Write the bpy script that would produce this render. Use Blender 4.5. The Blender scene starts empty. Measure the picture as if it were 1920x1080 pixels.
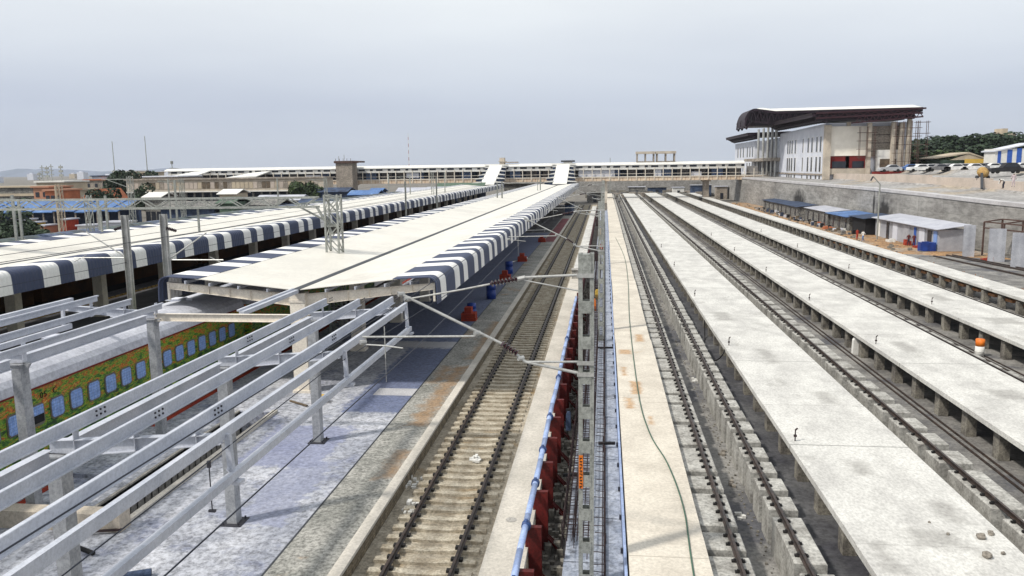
import bpy, math, random
from mathutils import Vector, Matrix
random.seed(7)
SC = bpy.context.scene
COL = SC.collection
# ------------------------------------------------------------------ camera
FPX, CAMH = 1493.0, 10.1
YAW, PITCH, ROLL = math.radians(6.692), math.radians(8.591), math.radians(-0.8)
def basis():
    cy, sy = math.cos(YAW), math.sin(YAW)
    f = Vector((-sy*math.cos(PITCH), cy*math.cos(PITCH), -math.sin(PITCH)))
    r = Vector((cy, sy, 0)); u = r.cross(f)
    c, s = math.cos(ROLL), math.sin(ROLL)
    return f, c*r + s*u, -s*r + c*u
CF, CR, CU = basis()
cam = bpy.data.cameras.new('camera'); cam.sensor_width = 36; cam.lens = FPX/1920*36
cam.clip_start = 0.1; cam.clip_end = 20000
co = bpy.data.objects.new('camera', cam); COL.objects.link(co)
M = Matrix.Identity(4)
for i in range(3):
    M[i][0] = CR[i]; M[i][1] = CU[i]; M[i][2] = -CF[i]
M[2][3] = CAMH
co.matrix_world = M
SC.camera = co
def at(px, py, Y):
    d = CF*FPX + CR*(px-960) + CU*(540-py); t = Y/d.y
    return Vector((d.x*t, Y, CAMH + d.z*t))
def atz(px, py, z):
    d = CF*FPX + CR*(px-960) + CU*(540-py); t = (z-CAMH)/d.z
    return Vector((d.x*t, d.y*t, z))
# ------------------------------------------------------------------ light
SUN_EL, SUN_AZ = math.radians(50), math.radians(-124)   # azimuth measured from +Y towards +X
W = bpy.data.worlds.new('World'); SC.world = W; W.use_nodes = True
nt = W.node_tree; nt.nodes.clear()
def N(t, ty, **k):
    n = t.nodes.new(ty)
    for a, b in k.items(): setattr(n, a, b)
    return n
def L(t, a, b): t.links.new(a, b)
def RGB(n, c0, c1, p0=0.0, p1=1.0):
    e = n.color_ramp.elements
    e[0].position = p0; e[0].color = (*c0, 1); e[1].position = p1; e[1].color = (*c1, 1)
sky = N(nt, 'ShaderNodeTexSky', sky_type='NISHITA', sun_disc=False, sun_elevation=SUN_EL, sun_rotation=SUN_AZ,
        air_density=1.0, dust_density=4.0, ozone_density=1.0, altitude=300)
hs = N(nt, 'ShaderNodeHueSaturation'); hs.inputs['Saturation'].default_value = 0.55; hs.inputs['Value'].default_value = 0.8
L(nt, sky.outputs[0], hs.inputs['Color'])
tc = N(nt, 'ShaderNodeTexCoord'); sep = N(nt, 'ShaderNodeSeparateXYZ'); L(nt, tc.outputs['Generated'], sep.inputs[0])
mp = N(nt, 'ShaderNodeMapping'); mp.inputs['Scale'].default_value = (1.0, 1.0, 5.5)
L(nt, tc.outputs['Generated'], mp.inputs[0])
nz = N(nt, 'ShaderNodeTexNoise'); nz.inputs['Scale'].default_value = 1.5; nz.inputs['Detail'].default_value = 5; nz.inputs['Roughness'].default_value = .45
L(nt, mp.outputs[0], nz.inputs['Vector'])
cl = N(nt, 'ShaderNodeValToRGB'); RGB(cl, (4.4, 5.0, 6.2), (7.6, 8.2, 8.8), .38, .68)
L(nt, nz.outputs[0], cl.inputs[0])
# pale overcast brightening upwards and thin warm haze at the horizon
r2 = N(nt, 'ShaderNodeValToRGB'); RGB(r2, (6.0, 6.6, 7.6), (10.2, 10.5, 10.4), 0.0, .21)
e = r2.color_ramp.elements.new(.075); e.color = (5.0, 5.6, 7.0, 1)
L(nt, sep.outputs['Z'], r2.inputs[0])
m1 = N(nt, 'ShaderNodeMixRGB'); m1.inputs[0].default_value = .36; L(nt, r2.outputs[0], m1.inputs[1]); L(nt, cl.outputs[0], m1.inputs[2])
m2 = N(nt, 'ShaderNodeMixRGB'); m2.inputs[0].default_value = .82; L(nt, hs.outputs[0], m2.inputs[1]); L(nt, m1.outputs[0], m2.inputs[2])
bg = N(nt, 'ShaderNodeBackground'); bg.inputs['Strength'].default_value = 0.1
wo = N(nt, 'ShaderNodeOutputWorld'); L(nt, m2.outputs[0], bg.inputs['Color']); L(nt, bg.outputs[0], wo.inputs[0])
sd = bpy.data.lights.new('sun', 'SUN'); sd.energy = 3.2; sd.angle = math.radians(4.0); sd.color = (1, .95, .86)
so = bpy.data.objects.new('sun', sd); COL.objects.link(so)
sdir = Vector((math.sin(SUN_AZ)*math.cos(SUN_EL), math.cos(SUN_AZ)*math.cos(SUN_EL), math.sin(SUN_EL)))
so.rotation_euler = sdir.to_track_quat('Z', 'Y').to_euler(); so.location = (0, 0, 60)
SC.view_settings.view_transform = 'Standard'; SC.view_settings.look = 'None'
SC.view_settings.exposure = 0.2; SC.view_settings.gamma = 1
SC.cycles.max_bounces = 5; SC.cycles.diffuse_bounces = 3; SC.cycles.glossy_bounces = 2
# ------------------------------------------------------------------ materials
def mat(name, c, c2=None, scale=1.5, lo=.38, hi=.62, rough=.85, metal=0.0, fine=.15, fscale=14, bump=.0, bscale=20, stain=None, sscale=.35, slo=.58, shi=.68, stretch=(1, 1, 1), spec=.3):
    m = bpy.data.materials.new(name); m.use_nodes = True; t = m.node_tree
    b = t.nodes['Principled BSDF']; b.inputs['Roughness'].default_value = rough; b.inputs['Metallic'].default_value = metal
    b.inputs['Specular IOR Level'].default_value = spec
    g = N(t, 'ShaderNodeNewGeometry'); mp = N(t, 'ShaderNodeMapping'); mp.inputs['Scale'].default_value = stretch
    L(t, g.outputs['Position'], mp.inputs[0]); V = mp.outputs[0]
    c2 = c2 or tuple(x*.75 for x in c)
    n1 = N(t, 'ShaderNodeTexNoise'); n1.inputs['Scale'].default_value = scale; n1.inputs['Detail'].default_value = 6; n1.inputs['Roughness'].default_value = .62
    L(t, V, n1.inputs['Vector'])
    r = N(t, 'ShaderNodeValToRGB'); RGB(r, c2, c, lo, hi); L(t, n1.outputs[0], r.inputs[0]); out = r.outputs[0]
    if stain:
        n3 = N(t, 'ShaderNodeTexNoise'); n3.inputs['Scale'].default_value = sscale; n3.inputs['Detail'].default_value = 7; n3.inputs['Roughness'].default_value = .7
        L(t, V, n3.inputs['Vector'])
        r3 = N(t, 'ShaderNodeValToRGB'); RGB(r3, (0, 0, 0), (1, 1, 1), slo, shi); L(t, n3.outputs[0], r3.inputs[0])
        mx = N(t, 'ShaderNodeMixRGB'); L(t, r3.outputs[0], mx.inputs[0]); L(t, out, mx.inputs[1]); mx.inputs[2].default_value = (*stain, 1); out = mx.outputs[0]
    if fine:
        n2 = N(t, 'ShaderNodeTexNoise'); n2.inputs['Scale'].default_value = fscale; n2.inputs['Detail'].default_value = 4; n2.inputs['Roughness'].default_value = .7
        L(t, V, n2.inputs['Vector'])
        r4 = N(t, 'ShaderNodeValToRGB'); RGB(r4, (1-fine*2.2,)*3, (1+fine*.4,)*3, .35, .6); L(t, n2.outputs[0], r4.inputs[0])
        mx = N(t, 'ShaderNodeMixRGB', blend_type='MULTIPLY'); mx.inputs[0].default_value = 1; L(t, out, mx.inputs[1]); L(t, r4.outputs[0], mx.inputs[2]); out = mx.outputs[0]
    L(t, out, b.inputs['Base Color'])
    if bump:
        n5 = N(t, 'ShaderNodeTexNoise'); n5.inputs['Scale'].default_value = bscale; n5.inputs['Detail'].default_value = 5
        L(t, V, n5.inputs['Vector'])
        bp = N(t, 'ShaderNodeBump'); bp.inputs['Strength'].default_value = bump; bp.inputs['Distance'].default_value = .05
        L(t, n5.outputs[0], bp.inputs['Height']); L(t, bp.outputs[0], b.inputs['Normal'])
    m['_o'] = 1
    return m
def colsock(m): 
    b = m.node_tree.nodes['Principled BSDF']; return b, b.inputs['Base Color'].links[0].from_socket
def ribs(m, axis='Y', freq=5.0, strength=.5, dist=.03, darken=.0):
    """corrugation along an axis of the world"""
    t = m.node_tree; b, src = colsock(m)
    g = N(t, 'ShaderNodeNewGeometry'); s = N(t, 'ShaderNodeSeparateXYZ'); L(t, g.outputs['Position'], s.inputs[0])
    a = N(t, 'ShaderNodeMath', operation='MULTIPLY'); a.inputs[1].default_value = freq*2*math.pi; L(t, s.outputs[axis], a.inputs[0])
    c = N(t, 'ShaderNodeMath', operation='SINE'); L(t, a.outputs[0], c.inputs[0])
    bp = N(t, 'ShaderNodeBump'); bp.inputs['Strength'].default_value = strength; bp.inputs['Distance'].default_value = dist
    L(t, c.outputs[0], bp.inputs['Height'])
    if b.inputs['Normal'].links: L(t, b.inputs['Normal'].links[0].from_socket, bp.inputs['Normal'])
    L(t, bp.outputs[0], b.inputs['Normal'])
    return m
def lines(m, axis='Y', period=6.0, width=.02, col=(.1, .1, .1), off=0.0, fac=.7):
    """thin joints across a surface at a regular pitch"""
    t = m.node_tree; b, src = colsock(m)
    g = N(t, 'ShaderNodeNewGeometry'); s = N(t, 'ShaderNodeSeparateXYZ'); L(t, g.outputs['Position'], s.inputs[0])
    a = N(t, 'ShaderNodeMath', operation='ADD'); a.inputs[1].default_value = -off+1000*period; L(t, s.outputs[axis], a.inputs[0])
    c = N(t, 'ShaderNodeMath', operation='MODULO'); c.inputs[1].default_value = period; L(t, a.outputs[0], c.inputs[0])
    d = N(t, 'ShaderNodeMath', operation='LESS_THAN'); d.inputs[1].default_value = width; L(t, c.outputs[0], d.inputs[0])
    e = N(t, 'ShaderNodeMath', operation='MULTIPLY'); e.inputs[1].default_value = fac; L(t, d.outputs[0], e.inputs[0])
    mx = N(t, 'ShaderNodeMixRGB'); L(t, e.outputs[0], mx.inputs[0]); L(t, src, mx.inputs[1]); mx.inputs[2].default_value = (*col, 1)
    L(t, mx.outputs[0], b.inputs['Base Color'])
    return m
def stripes(m, other, spans, period, off, axis='Y'):
    """painted bands: 'other' colour where position mod period falls in one of the spans"""
    t = m.node_tree; b, src = colsock(m)
    g = N(t, 'ShaderNodeNewGeometry'); s = N(t, 'ShaderNodeSeparateXYZ'); L(t, g.outputs['Position'], s.inputs[0])
    a = N(t, 'ShaderNodeMath', operation='ADD'); a.inputs[1].default_value = -off+1000*period; L(t, s.outputs[axis], a.inputs[0])
    c = N(t, 'ShaderNodeMath', operation='MODULO'); c.inputs[1].default_value = period; L(t, a.outputs[0], c.inputs[0])
    tot = None
    for p, q in spans:
        x = N(t, 'ShaderNodeMath', operation='GREATER_THAN'); x.inputs[1].default_value = p; L(t, c.outputs[0], x.inputs[0])
        y = N(t, 'ShaderNodeMath', operation='LESS_THAN'); y.inputs[1].default_value = q; L(t, c.outputs[0], y.inputs[0])
        z = N(t, 'ShaderNodeMath', operation='MULTIPLY'); L(t, x.outputs[0], z.inputs[0]); L(t, y.outputs[0], z.inputs[1])
        if tot is None: tot = z.outputs[0]
        else:
            w = N(t, 'ShaderNodeMath', operation='MAXIMUM'); L(t, tot, w.inputs[0]); L(t, z.outputs[0], w.inputs[1]); tot = w.outputs[0]
    mx = N(t, 'ShaderNodeMixRGB'); L(t, tot, mx.inputs[0]); L(t, src, mx.inputs[1]); mx.inputs[2].default_value = (*other, 1)
    L(t, mx.outputs[0], b.inputs['Base Color'])
    return m
K = {}
K['ground'] = mat('ground_dirt', (.22, .20, .17), (.13, .12, .11), scale=.25, fine=.2, fscale=3, bump=.3, bscale=4)
K['floor'] = mat('pit_floor', (.27, .26, .245), (.14, .135, .13), scale=.5, fine=.15, fscale=8, stain=(.10, .10, .11), sscale=.22, slo=.5, shi=.6, bump=.2, bscale=12)
K['darkfloor'] = mat('damp_and_shaded_floor', (.12, .12, .125), (.055, .055, .065), scale=.45, fine=.2, fscale=6, stain=(.21, .21, .22), sscale=.4, slo=.6, shi=.7, rough=.7)  # damp pit floor; on the far platform this dark colour stands for canopy shade
K['deck'] = lines(mat('deck_concrete', (.61, .60, .57), (.47, .46, .44), scale=.8, fine=.11, fscale=12, stain=(.33, .32, .30), sscale=.5, slo=.59, shi=.72, spec=.2, bump=.12, bscale=30, stretch=(1, .6, 1)), 'Y', 12.2, .07, (.16, .16, .15), 3.2, .75)
K['deckA'] = lines(mat('deck_concrete_warm', (.63, .58, .50), (.50, .455, .39), scale=.7, fine=.09, fscale=10, stain=(.44, .33, .20), sscale=.33, slo=.63, shi=.72, bump=.1, bscale=30), 'Y', 14, .05, (.25, .22, .18), 5, .5)
K['conc'] = mat('concrete_grey', (.42, .40, .37), (.25, .24, .22), scale=2.2, fine=.2, fscale=18, bump=.25, bscale=25)
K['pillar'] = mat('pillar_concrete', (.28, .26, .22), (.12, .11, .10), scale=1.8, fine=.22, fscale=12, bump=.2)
K['block'] = mat('pedestal_concrete', (.46, .45, .42), (.27, .26, .24), scale=1.6, fine=.2, fscale=10, bump=.25, bscale=22)
K['rail'] = mat('rail_steel', (.075, .05, .04), (.035, .028, .026), scale=4, fine=.2, rough=.5, metal=.3, spec=.5)
K['clip'] = mat('fastening_iron', (.02, .018, .018), (.01, .01, .01), rough=.7, fine=0)
K['sleeper'] = mat('sleeper_concrete', (.50, .45, .36), (.32, .27, .20), scale=2.5, fine=.2, fscale=14, bump=.25)
K['bed'] = mat('trackbed', (.46, .41, .33), (.27, .235, .18), scale=1.1, fine=.2, fscale=9, stain=(.27, .19, .10), sscale=.35, slo=.55, shi=.66, bump=.4, bscale=14)
K['apron'] = mat('apron_concrete', (.58, .54, .48), (.46, .43, .38), scale=.6, fine=.1, fscale=12, bump=.15)
K['plat'] = mat('platform_screed', (.50, .51, .555), (.31, .325, .375), scale=.55, fine=.25, fscale=7, stain=(.20, .22, .31), sscale=.5, slo=.53, shi=.66, bump=.35, bscale=10)
K['strip'] = mat('platform_strip', (.40, .39, .36), (.24, .24, .22), scale=.9, fine=.28, fscale=8, stain=(.38, .22, .10), sscale=.22, slo=.60, shi=.70, bump=.4, bscale=12)
K['tileblue'] = mat('tile_blue', (.12, .145, .235), (.07, .085, .15), scale=1.1, fine=.3, fscale=16, stain=(.26, .27, .32), sscale=.9, slo=.57, shi=.7, rough=.6)
K['tilelight'] = mat('tile_light', (.5, .5, .52), (.4, .4, .43), scale=1.0, fine=.12, rough=.7)
K['brick'] = mat('brick_edge', (.30, .24, .16), (.12, .10, .07), scale=3.5, fine=.3, fscale=20, bump=.6, bscale=16)
lines(K['brick'], 'Z', .11, .02, (.06, .05, .04), 0, .7); lines(K['brick'], 'Y', .26, .02, (.07, .06, .05), 0, .5)
K['galv'] = mat('galvanised_steel', (.54, .56, .62), (.43, .455, .52), scale=1.2, fine=.08, fscale=22, stain=(.40, .42, .48), sscale=2.2, slo=.64, shi=.8, rough=.5, metal=.15, spec=.5)
K['galvcol'] = mat('galvanised_column', (.42, .43, .45), (.30, .31, .33), scale=2, fine=.12, rough=.5, metal=.3)
K['cream'] = mat('cream_steel', (.80, .74, .64), (.68, .62, .54), scale=1.5, fine=.08, rough=.6)
K['bolt'] = mat('bolt_dark', (.04, .04, .05), fine=0, rough=.5)
K['roof'] = ribs(mat('roof_sheet_cream', (.69, .66, .595), (.61, .585, .53), scale=.35, fine=.04, fscale=5, stain=(.50, .47, .42), sscale=.16, slo=.56, shi=.72, rough=.45, spec=.4), 'Y', 3.0, .35, .02)
lines(K['roof'], 'Y', 1.02, .025, (.50, .48, .44), 0, .35)
NAVY = (.062, .075, .125)
def fascia_mat():
    m = mat('fascia_sheet', (.84, .83, .80), (.76, .75, .73), scale=.5, fine=.04, rough=.6, spec=.15)
    return ribs(stripes(m, NAVY, [(0, 2.13), (3.36, 4.48)], 5.63, 34.28), 'Y', 3.4, .6, .03)
K['fascia'] = fascia_mat()
K['fascialeft'] = ribs(stripes(mat('fascia_sheet_left', (.74, .71, .64), (.66, .63, .57), scale=.35, fine=.04, rough=.45), (.13, .145, .20), [(0, 2.13), (3.36, 4.48)], 5.63, 34.28), 'Y', 3.0, .35, .02)
K['gutter'] = mat('gutter_dark', (.05, .055, .065), fine=.1, rough=.6)
K['under'] = mat('underside', (.30, .30, .31), fine=.1, rough=.8)
K['maroon'] = mat('maroon_paint', (.12, .011, .009), (.06, .007, .006), scale=2, fine=.2, rough=.6)
K['pipe'] = mat('pipe_blue', (.36, .46, .72), (.27, .36, .60), scale=2, fine=.1, rough=.35, spec=.5)
K['pipecollar'] = mat('collar_navy', (.04, .08, .22), fine=.1, rough=.5)
K['form'] = mat('formwork_sheet', (.42, .45, .52), (.27, .30, .37), scale=1.6, fine=.2, fscale=9, stain=(.14, .15, .18), sscale=1.1, slo=.58, shi=.66, rough=.55, metal=.15)
K['rebar'] = mat('rebar_rust', (.05, .03, .03), (.025, .018, .02), fine=.1, rough=.8)
K['rebarorange'] = mat('rebar_orange', (.40, .20, .09), (.25, .11, .05), fine=.1, rough=.8)
K['mast'] = mat('mast_steel', (.36, .37, .345), (.27, .28, .26), scale=2, fine=.15, rough=.55, metal=.2)
K['tube'] = mat('tube_galvanised', (.50, .50, .48), (.38, .38, .37), fine=.1, rough=.4, metal=.4)
K['insul'] = mat('insulator_brown', (.035, .015, .02), fine=0, rough=.25, spec=.6)
K['wire'] = mat('wire_dark', (.03, .035, .05), fine=0, rough=.6)
K['orange'] = mat('orange_plate', (.75, .20, .02), (.65, .15, .02), fine=.1, rough=.5)
K['black'] = mat('black_matt', (.012, .012, .014), fine=0, rough=.8)
K['coachroof'] = ribs(mat('coach_roof', (.58, .59, .64), (.47, .48, .54), scale=.9, fine=.1, fscale=8, stain=(.28, .29, .34), sscale=.8, slo=.58, shi=.7, rough=.55), 'Y', 1.1, .3, .02)
K['shutter'] = lines(lines(mat('window_shutter', (.27, .43, .80), (.18, .31, .64), scale=6, fine=.15, rough=.35, spec=.5), 'Z', .1, .02, (.10, .18, .42), 0, .6), 'Y', .16, .02, (.5, .6, .8), 0, .4)
K['rim'] = mat('window_rim', (.16, .15, .12), fine=.1, rough=.5)
K['redline'] = mat('red_line', (.20, .03, .02), fine=.1)
K['wallc'] = mat('retaining_concrete', (.34, .33, .315), (.235, .225, .215), scale=.35, fine=.16, fscale=2.2, stain=(.15, .145, .14), sscale=.16, slo=.56, shi=.72, bump=.2, stretch=(1, .28, .9))
lines(K['wallc'], 'Y', 7.3, .14, (.12, .115, .11), 1, .4); lines(K['wallc'], 'Z', 1.3, .06, (.12, .115, .11), .4, .45)
def patch(m, c, cx, cy, hx, hy, amp=.3, nscale=2.5, soft=.12, fac=.9, grow=1.0):
    """a stained or tiled area with an uneven edge, fixed to its place on the ground"""
    t = m.node_tree; b, src = colsock(m); g = N(t, 'ShaderNodeNewGeometry'); sp = N(t, 'ShaderNodeSeparateXYZ'); L(t, g.outputs['Position'], sp.inputs[0])
    def half(o, c_, h, k):
        a = N(t, 'ShaderNodeMath', operation='SUBTRACT'); a.inputs[1].default_value = c_; L(t, o, a.inputs[0])
        q = N(t, 'ShaderNodeMath', operation='ABSOLUTE'); L(t, a.outputs[0], q.inputs[0])
        r = N(t, 'ShaderNodeMath', operation='SUBTRACT'); r.inputs[1].default_value = h; L(t, q.outputs[0], r.inputs[0]); return r.outputs[0]
    mxn = N(t, 'ShaderNodeMath', operation='MAXIMUM'); L(t, half(sp.outputs['X'], cx, hx, 1), mxn.inputs[0]); L(t, half(sp.outputs['Y'], cy, hy, 1), mxn.inputs[1])
    n = N(t, 'ShaderNodeTexNoise'); n.inputs['Scale'].default_value = nscale; n.inputs['Detail'].default_value = 6; n.inputs['Roughness'].default_value = .7; L(t, g.outputs['Position'], n.inputs['Vector'])
    a = N(t, 'ShaderNodeMath', operation='MULTIPLY_ADD'); a.inputs[1].default_value = amp*4; L(t, n.outputs[0], a.inputs[0]); L(t, mxn.outputs[0], a.inputs[2])
    r = N(t, 'ShaderNodeMapRange'); r.inputs[1].default_value = amp*2-soft; r.inputs[2].default_value = amp*2+soft; r.inputs[3].default_value = fac; r.inputs[4].default_value = 0; L(t, a.outputs[0], r.inputs[0])
    v = N(t, 'ShaderNodeTexNoise'); v.inputs['Scale'].default_value = 9; v.inputs['Detail'].default_value = 5; L(t, g.outputs['Position'], v.inputs['Vector'])
    rr = N(t, 'ShaderNodeValToRGB'); RGB(rr, tuple(x*.7 for x in c), tuple(x*1.2 for x in c), .35, .65); L(t, v.outputs[0], rr.inputs[0])
    mx = N(t, 'ShaderNodeMixRGB'); L(t, r.outputs[0], mx.inputs[0]); L(t, src, mx.inputs[1]); L(t, rr.outputs[0], mx.inputs[2])
    L(t, mx.outputs[0], b.inputs['Base Color'])
BL = (.115, .14, .235)
patch(K['plat'], BL, -9.2, 35.6, 1.3, 5.7, .3); patch(K['plat'], BL, -11.9, 80, 3.9, 37, .35); patch(K['plat'], (.22, .24, .35), -10.8, 26.0, 1.5, 2.1, .4, fac=.8); patch(K['plat'], (.24, .26, .36), -9.6, 22.0, .8, 2.4, .5, fac=.7)
OR_ = (.29, .185, .10)
for q in ((-6.95, 33, .35, 4.5, .45), (-7.6, 36, .2, 1.5, .35), (-6.8, 24.5, .2, 1.2, .3), (-6.7, 44, .2, 5, .3)): patch(K['strip'], OR_, *q, nscale=1.6, soft=.25, fac=.8)
for q in ((1.42, 34.6, .22, 1.0, .16), (1.05, 32.2, .16, .75, .14), (.95, 37.4, .1, .8, .12), (1.8, 30, .05, .5, .12), (1.1, 41.5, .3, .5, .12), (2.0, 45, .2, 1.0, .1)): patch(K['deckA'], (.42, .27, .15), *q, nscale=3.2, soft=.1, fac=.85)
DK = (.26, .25, .235)
for q in ((8.3, 41, .3, 1.6, .3), (9.2, 33.5, .35, .9, .3), (8.2, 25.6, .25, .6, .22), (9.6, 22.4, .3, .7, .25), (8.6, 20.6, .7, .5, .35), (7.6, 52, .5, 1.5, .3), (16.8, 34.5, .6, .8, .3), (15.9, 43.5, .4, 1.2, .3), (17.2, 29.5, .4, .8, .25), (24.3, 51, .9, 1.0, .3), (24, 60, .5, 1.5, .3), (7.0, 19.5, .2, .8, .3)): patch(K['deck'], DK, *q, nscale=2.2, soft=.22, fac=.6)
for q in ((-4.6, 20, .2, 6, .4), (-5.9, 30, .2, 5, .3), (-4.4, 42, .5, 5, .4)): patch(K['bed'], (.20, .16, .11), *q, nscale=1.5, soft=.4, fac=.6)
def soot(m, spots):
    t = m.node_tree; b, src = colsock(m); g = N(t, 'ShaderNodeNewGeometry')
    n = N(t, 'ShaderNodeTexNoise'); n.inputs['Scale'].default_value = .9; n.inputs['Detail'].default_value = 5; L(t, g.outputs['Position'], n.inputs['Vector'])
    for (y, z, ry, rz) in spots:
        mp = N(t, 'ShaderNodeMapping'); mp.inputs['Scale'].default_value = (0, 1/ry, 1/rz); mp.inputs['Location'].default_value = (0, -y/ry, -z/rz); L(t, g.outputs['Position'], mp.inputs[0])
        le = N(t, 'ShaderNodeVectorMath', operation='LENGTH'); L(t, mp.outputs[0], le.inputs[0])
        a = N(t, 'ShaderNodeMath', operation='MULTIPLY_ADD'); a.inputs[1].default_value = 1.3; L(t, n.outputs[0], a.inputs[0]); L(t, le.outputs['Value'], a.inputs[2])
        r = N(t, 'ShaderNodeMapRange'); r.inputs[1].default_value = 1.15; r.inputs[2].default_value = 1.75; r.inputs[3].default_value = .93; r.inputs[4].default_value = 0; L(t, a.outputs[0], r.inputs[0])
        mx = N(t, 'ShaderNodeMixRGB'); L(t, r.outputs[0], mx.inputs[0]); L(t, src, mx.inputs[1]); mx.inputs[2].default_value = (.02, .018, .018, 1); src = mx.outputs[0]
    L(t, src, b.inputs['Base Color'])
soot(K['wallc'], [(184, 1.2, 5, 3.2), (137, 1.2, 3.4, 3.6), (141, 3, .5, 4)])
K['cap'] = mat('wall_cap', (.52, .51, .52), (.41, .40, .41), scale=.5, fine=.12, bump=.1)
K['plateau'] = mat('plateau_ground', (.38, .37, .36), (.27, .26, .255), scale=.15, fine=.2, fscale=1.5, stain=(.36, .31, .25), sscale=.08, slo=.52, shi=.6, bump=.3, bscale=2)
K['pinkconc'] = mat('pink_concrete', (.54, .46, .40), (.44, .38, .33), scale=.4, fine=.12)
K['sand'] = mat('orange_sand', (.42, .25, .12), (.25, .15, .08), scale=.5, fine=.25, fscale=4, stain=(.35, .31, .26), sscale=.2, slo=.5, shi=.62, bump=.4, bscale=5)
K['sandy'] = mat('spilled_sand', (.50, .30, .15), (.38, .22, .11), scale=5, fine=.2, bump=.4)
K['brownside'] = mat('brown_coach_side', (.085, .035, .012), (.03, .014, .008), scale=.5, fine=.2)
K['yellowline'] = mat('yellow_line', (.62, .40, .12), fine=.1)
K['white'] = mat('white_paint', (.72, .71, .68), (.62, .61, .58), scale=.5, fine=.05)
K['whiteblue'] = mat('white_bluish', (.62, .64, .70), (.52, .54, .61), scale=.4, fine=.06)
K['creamconc'] = mat('cream_concrete', (.56, .49, .40), (.42, .37, .31), scale=.5, fine=.12)
K['rawconc'] = mat('raw_concrete', (.38, .33, .28), (.24, .21, .18), scale=.5, fine=.2, fscale=3)
K['glassdark'] = mat('dark_glass', (.02, .024, .035), fine=0, rough=.25, spec=.6)
K['truss'] = mat('truss_purple', (.026, .012, .022), (.014, .008, .013), scale=.6, fine=.2, fscale=3, rough=.6)
K['trussred'] = mat('truss_red', (.045, .015, .022), fine=.2, rough=.6)
K['redband'] = mat('red_band', (.20, .02, .018), (.14, .015, .014), scale=.5, fine=.1)
K['brown'] = mat('brown_door', (.16, .12, .08), (.10, .08, .06), fine=.15)
K['girder'] = mat('girder_cream', (.74, .60, .45), (.64, .50, .38), scale=.6, fine=.1)
lines(K['girder'], 'X', 2.67, .25, (.35, .22, .13), 0, .6)
K['haunch'] = K['cream']
K['leaf'] = mat('leaf_dark', (.045, .075, .035), (.012, .025, .016), scale=.9, lo=.35, hi=.65, fine=.3, fscale=5, rough=.7)
K['leaf2'] = mat('leaf_mid', (.07, .11, .035), (.02, .035, .015), scale=.9, lo=.35, hi=.65, fine=.3, fscale=5, rough=.7)
K['bark'] = mat('bark', (.12, .09, .06), fine=.2)
K['tarpblue'] = mat('blue_sheet', (.09, .19, .42), (.06, .13, .30), scale=.4, fine=.15, fscale=2, stain=(.25, .4, .62), sscale=.3, slo=.58, shi=.66, rough=.5)
K['tarpdark'] = mat('dark_tarp', (.06, .09, .16), (.03, .04, .07), scale=.6, fine=.2)
K['terracotta'] = mat('terracotta', (.50, .17, .08), (.35, .12, .06), scale=.5, fine=.15)
K['orangewall'] = mat('orange_wall', (.50, .25, .16), (.40, .21, .14), scale=.4, fine=.12)
K['tan'] = mat('tan_wall', (.52, .44, .33), (.40, .34, .26), scale=.4, fine=.12)
K['oldroof'] = mat('old_coach_roof', (.10, .13, .12), (.045, .06, .07), scale=.35, fine=.25, fscale=3, stain=(.09, .12, .20), sscale=.15, slo=.5, shi=.56, rough=.6)
K['tin'] = ribs(mat('tin_sheet', (.46, .47, .51), (.33, .34, .38), scale=.6, fine=.1, rough=.45, metal=.2), 'Y', 4, .5, .03)
K['tinroof'] = mat('tin_roof', (.50, .51, .56), (.38, .39, .45), scale=.5, fine=.1, rough=.45)
K['huta'] = mat('hut_wall', (.26, .25, .23), (.12, .12, .12), scale=1, fine=.3, fscale=4)
K['scaff'] = mat('scaffold_steel', (.10, .06, .05), fine=.1)
K['hill'] = mat('far_hill', (.16, .19, .26), (.12, .15, .20), scale=.004, fine=0)
K['greenroof'] = mat('green_shed', (.10, .15, .11), fine=.1)
K['yellow'] = mat('yellow_wall', (.65, .42, .08), (.55, .36, .07), fine=.1)
K['sunlitwhite'] = mat('sunlit_white_wall', (.86, .81, .72), (.78, .73, .64), scale=.4, fine=.04, stain=(.66, .60, .50), sscale=.3, slo=.64, shi=.8)  # sunlit brightness of the station front put into the wall colour
K['mixertan'] = mat('mixer_tan', (.50, .33, .12), (.34, .20, .08), fine=.2)
K['bluewall'] = mat('blue_panel', (.04, .12, .45), (.03, .09, .36), fine=.1)
K['hedge'] = K['leaf']
K['skin'] = mat('skin', (.16, .09, .06), fine=0); K['hair'] = mat('hair', (.012, .01, .01), fine=0)
K['tyre'] = mat('tyre', (.02, .02, .02), fine=0)
K['stone'] = mat('stone', (.30, .27, .23), (.18, .16, .14), scale=6, fine=.2)
K['green'] = mat('green_hose', (.05, .12, .08), fine=.1, rough=.5)
K['redpaint'] = mat('red_paint', (.38, .05, .02), (.25, .03, .02), fine=.15)
K['bluedrum'] = mat('blue_plastic', (.02, .06, .30), (.015, .04, .2), fine=.1, rough=.4)
K['redcarpet'] = mat('red_sheet', (.22, .06, .07), (.16, .05, .06), scale=.4, fine=.15)
def flat(name, c): 
    if name not in K: K[name] = mat(name, c, fine=.08)
    return K[name]
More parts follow.
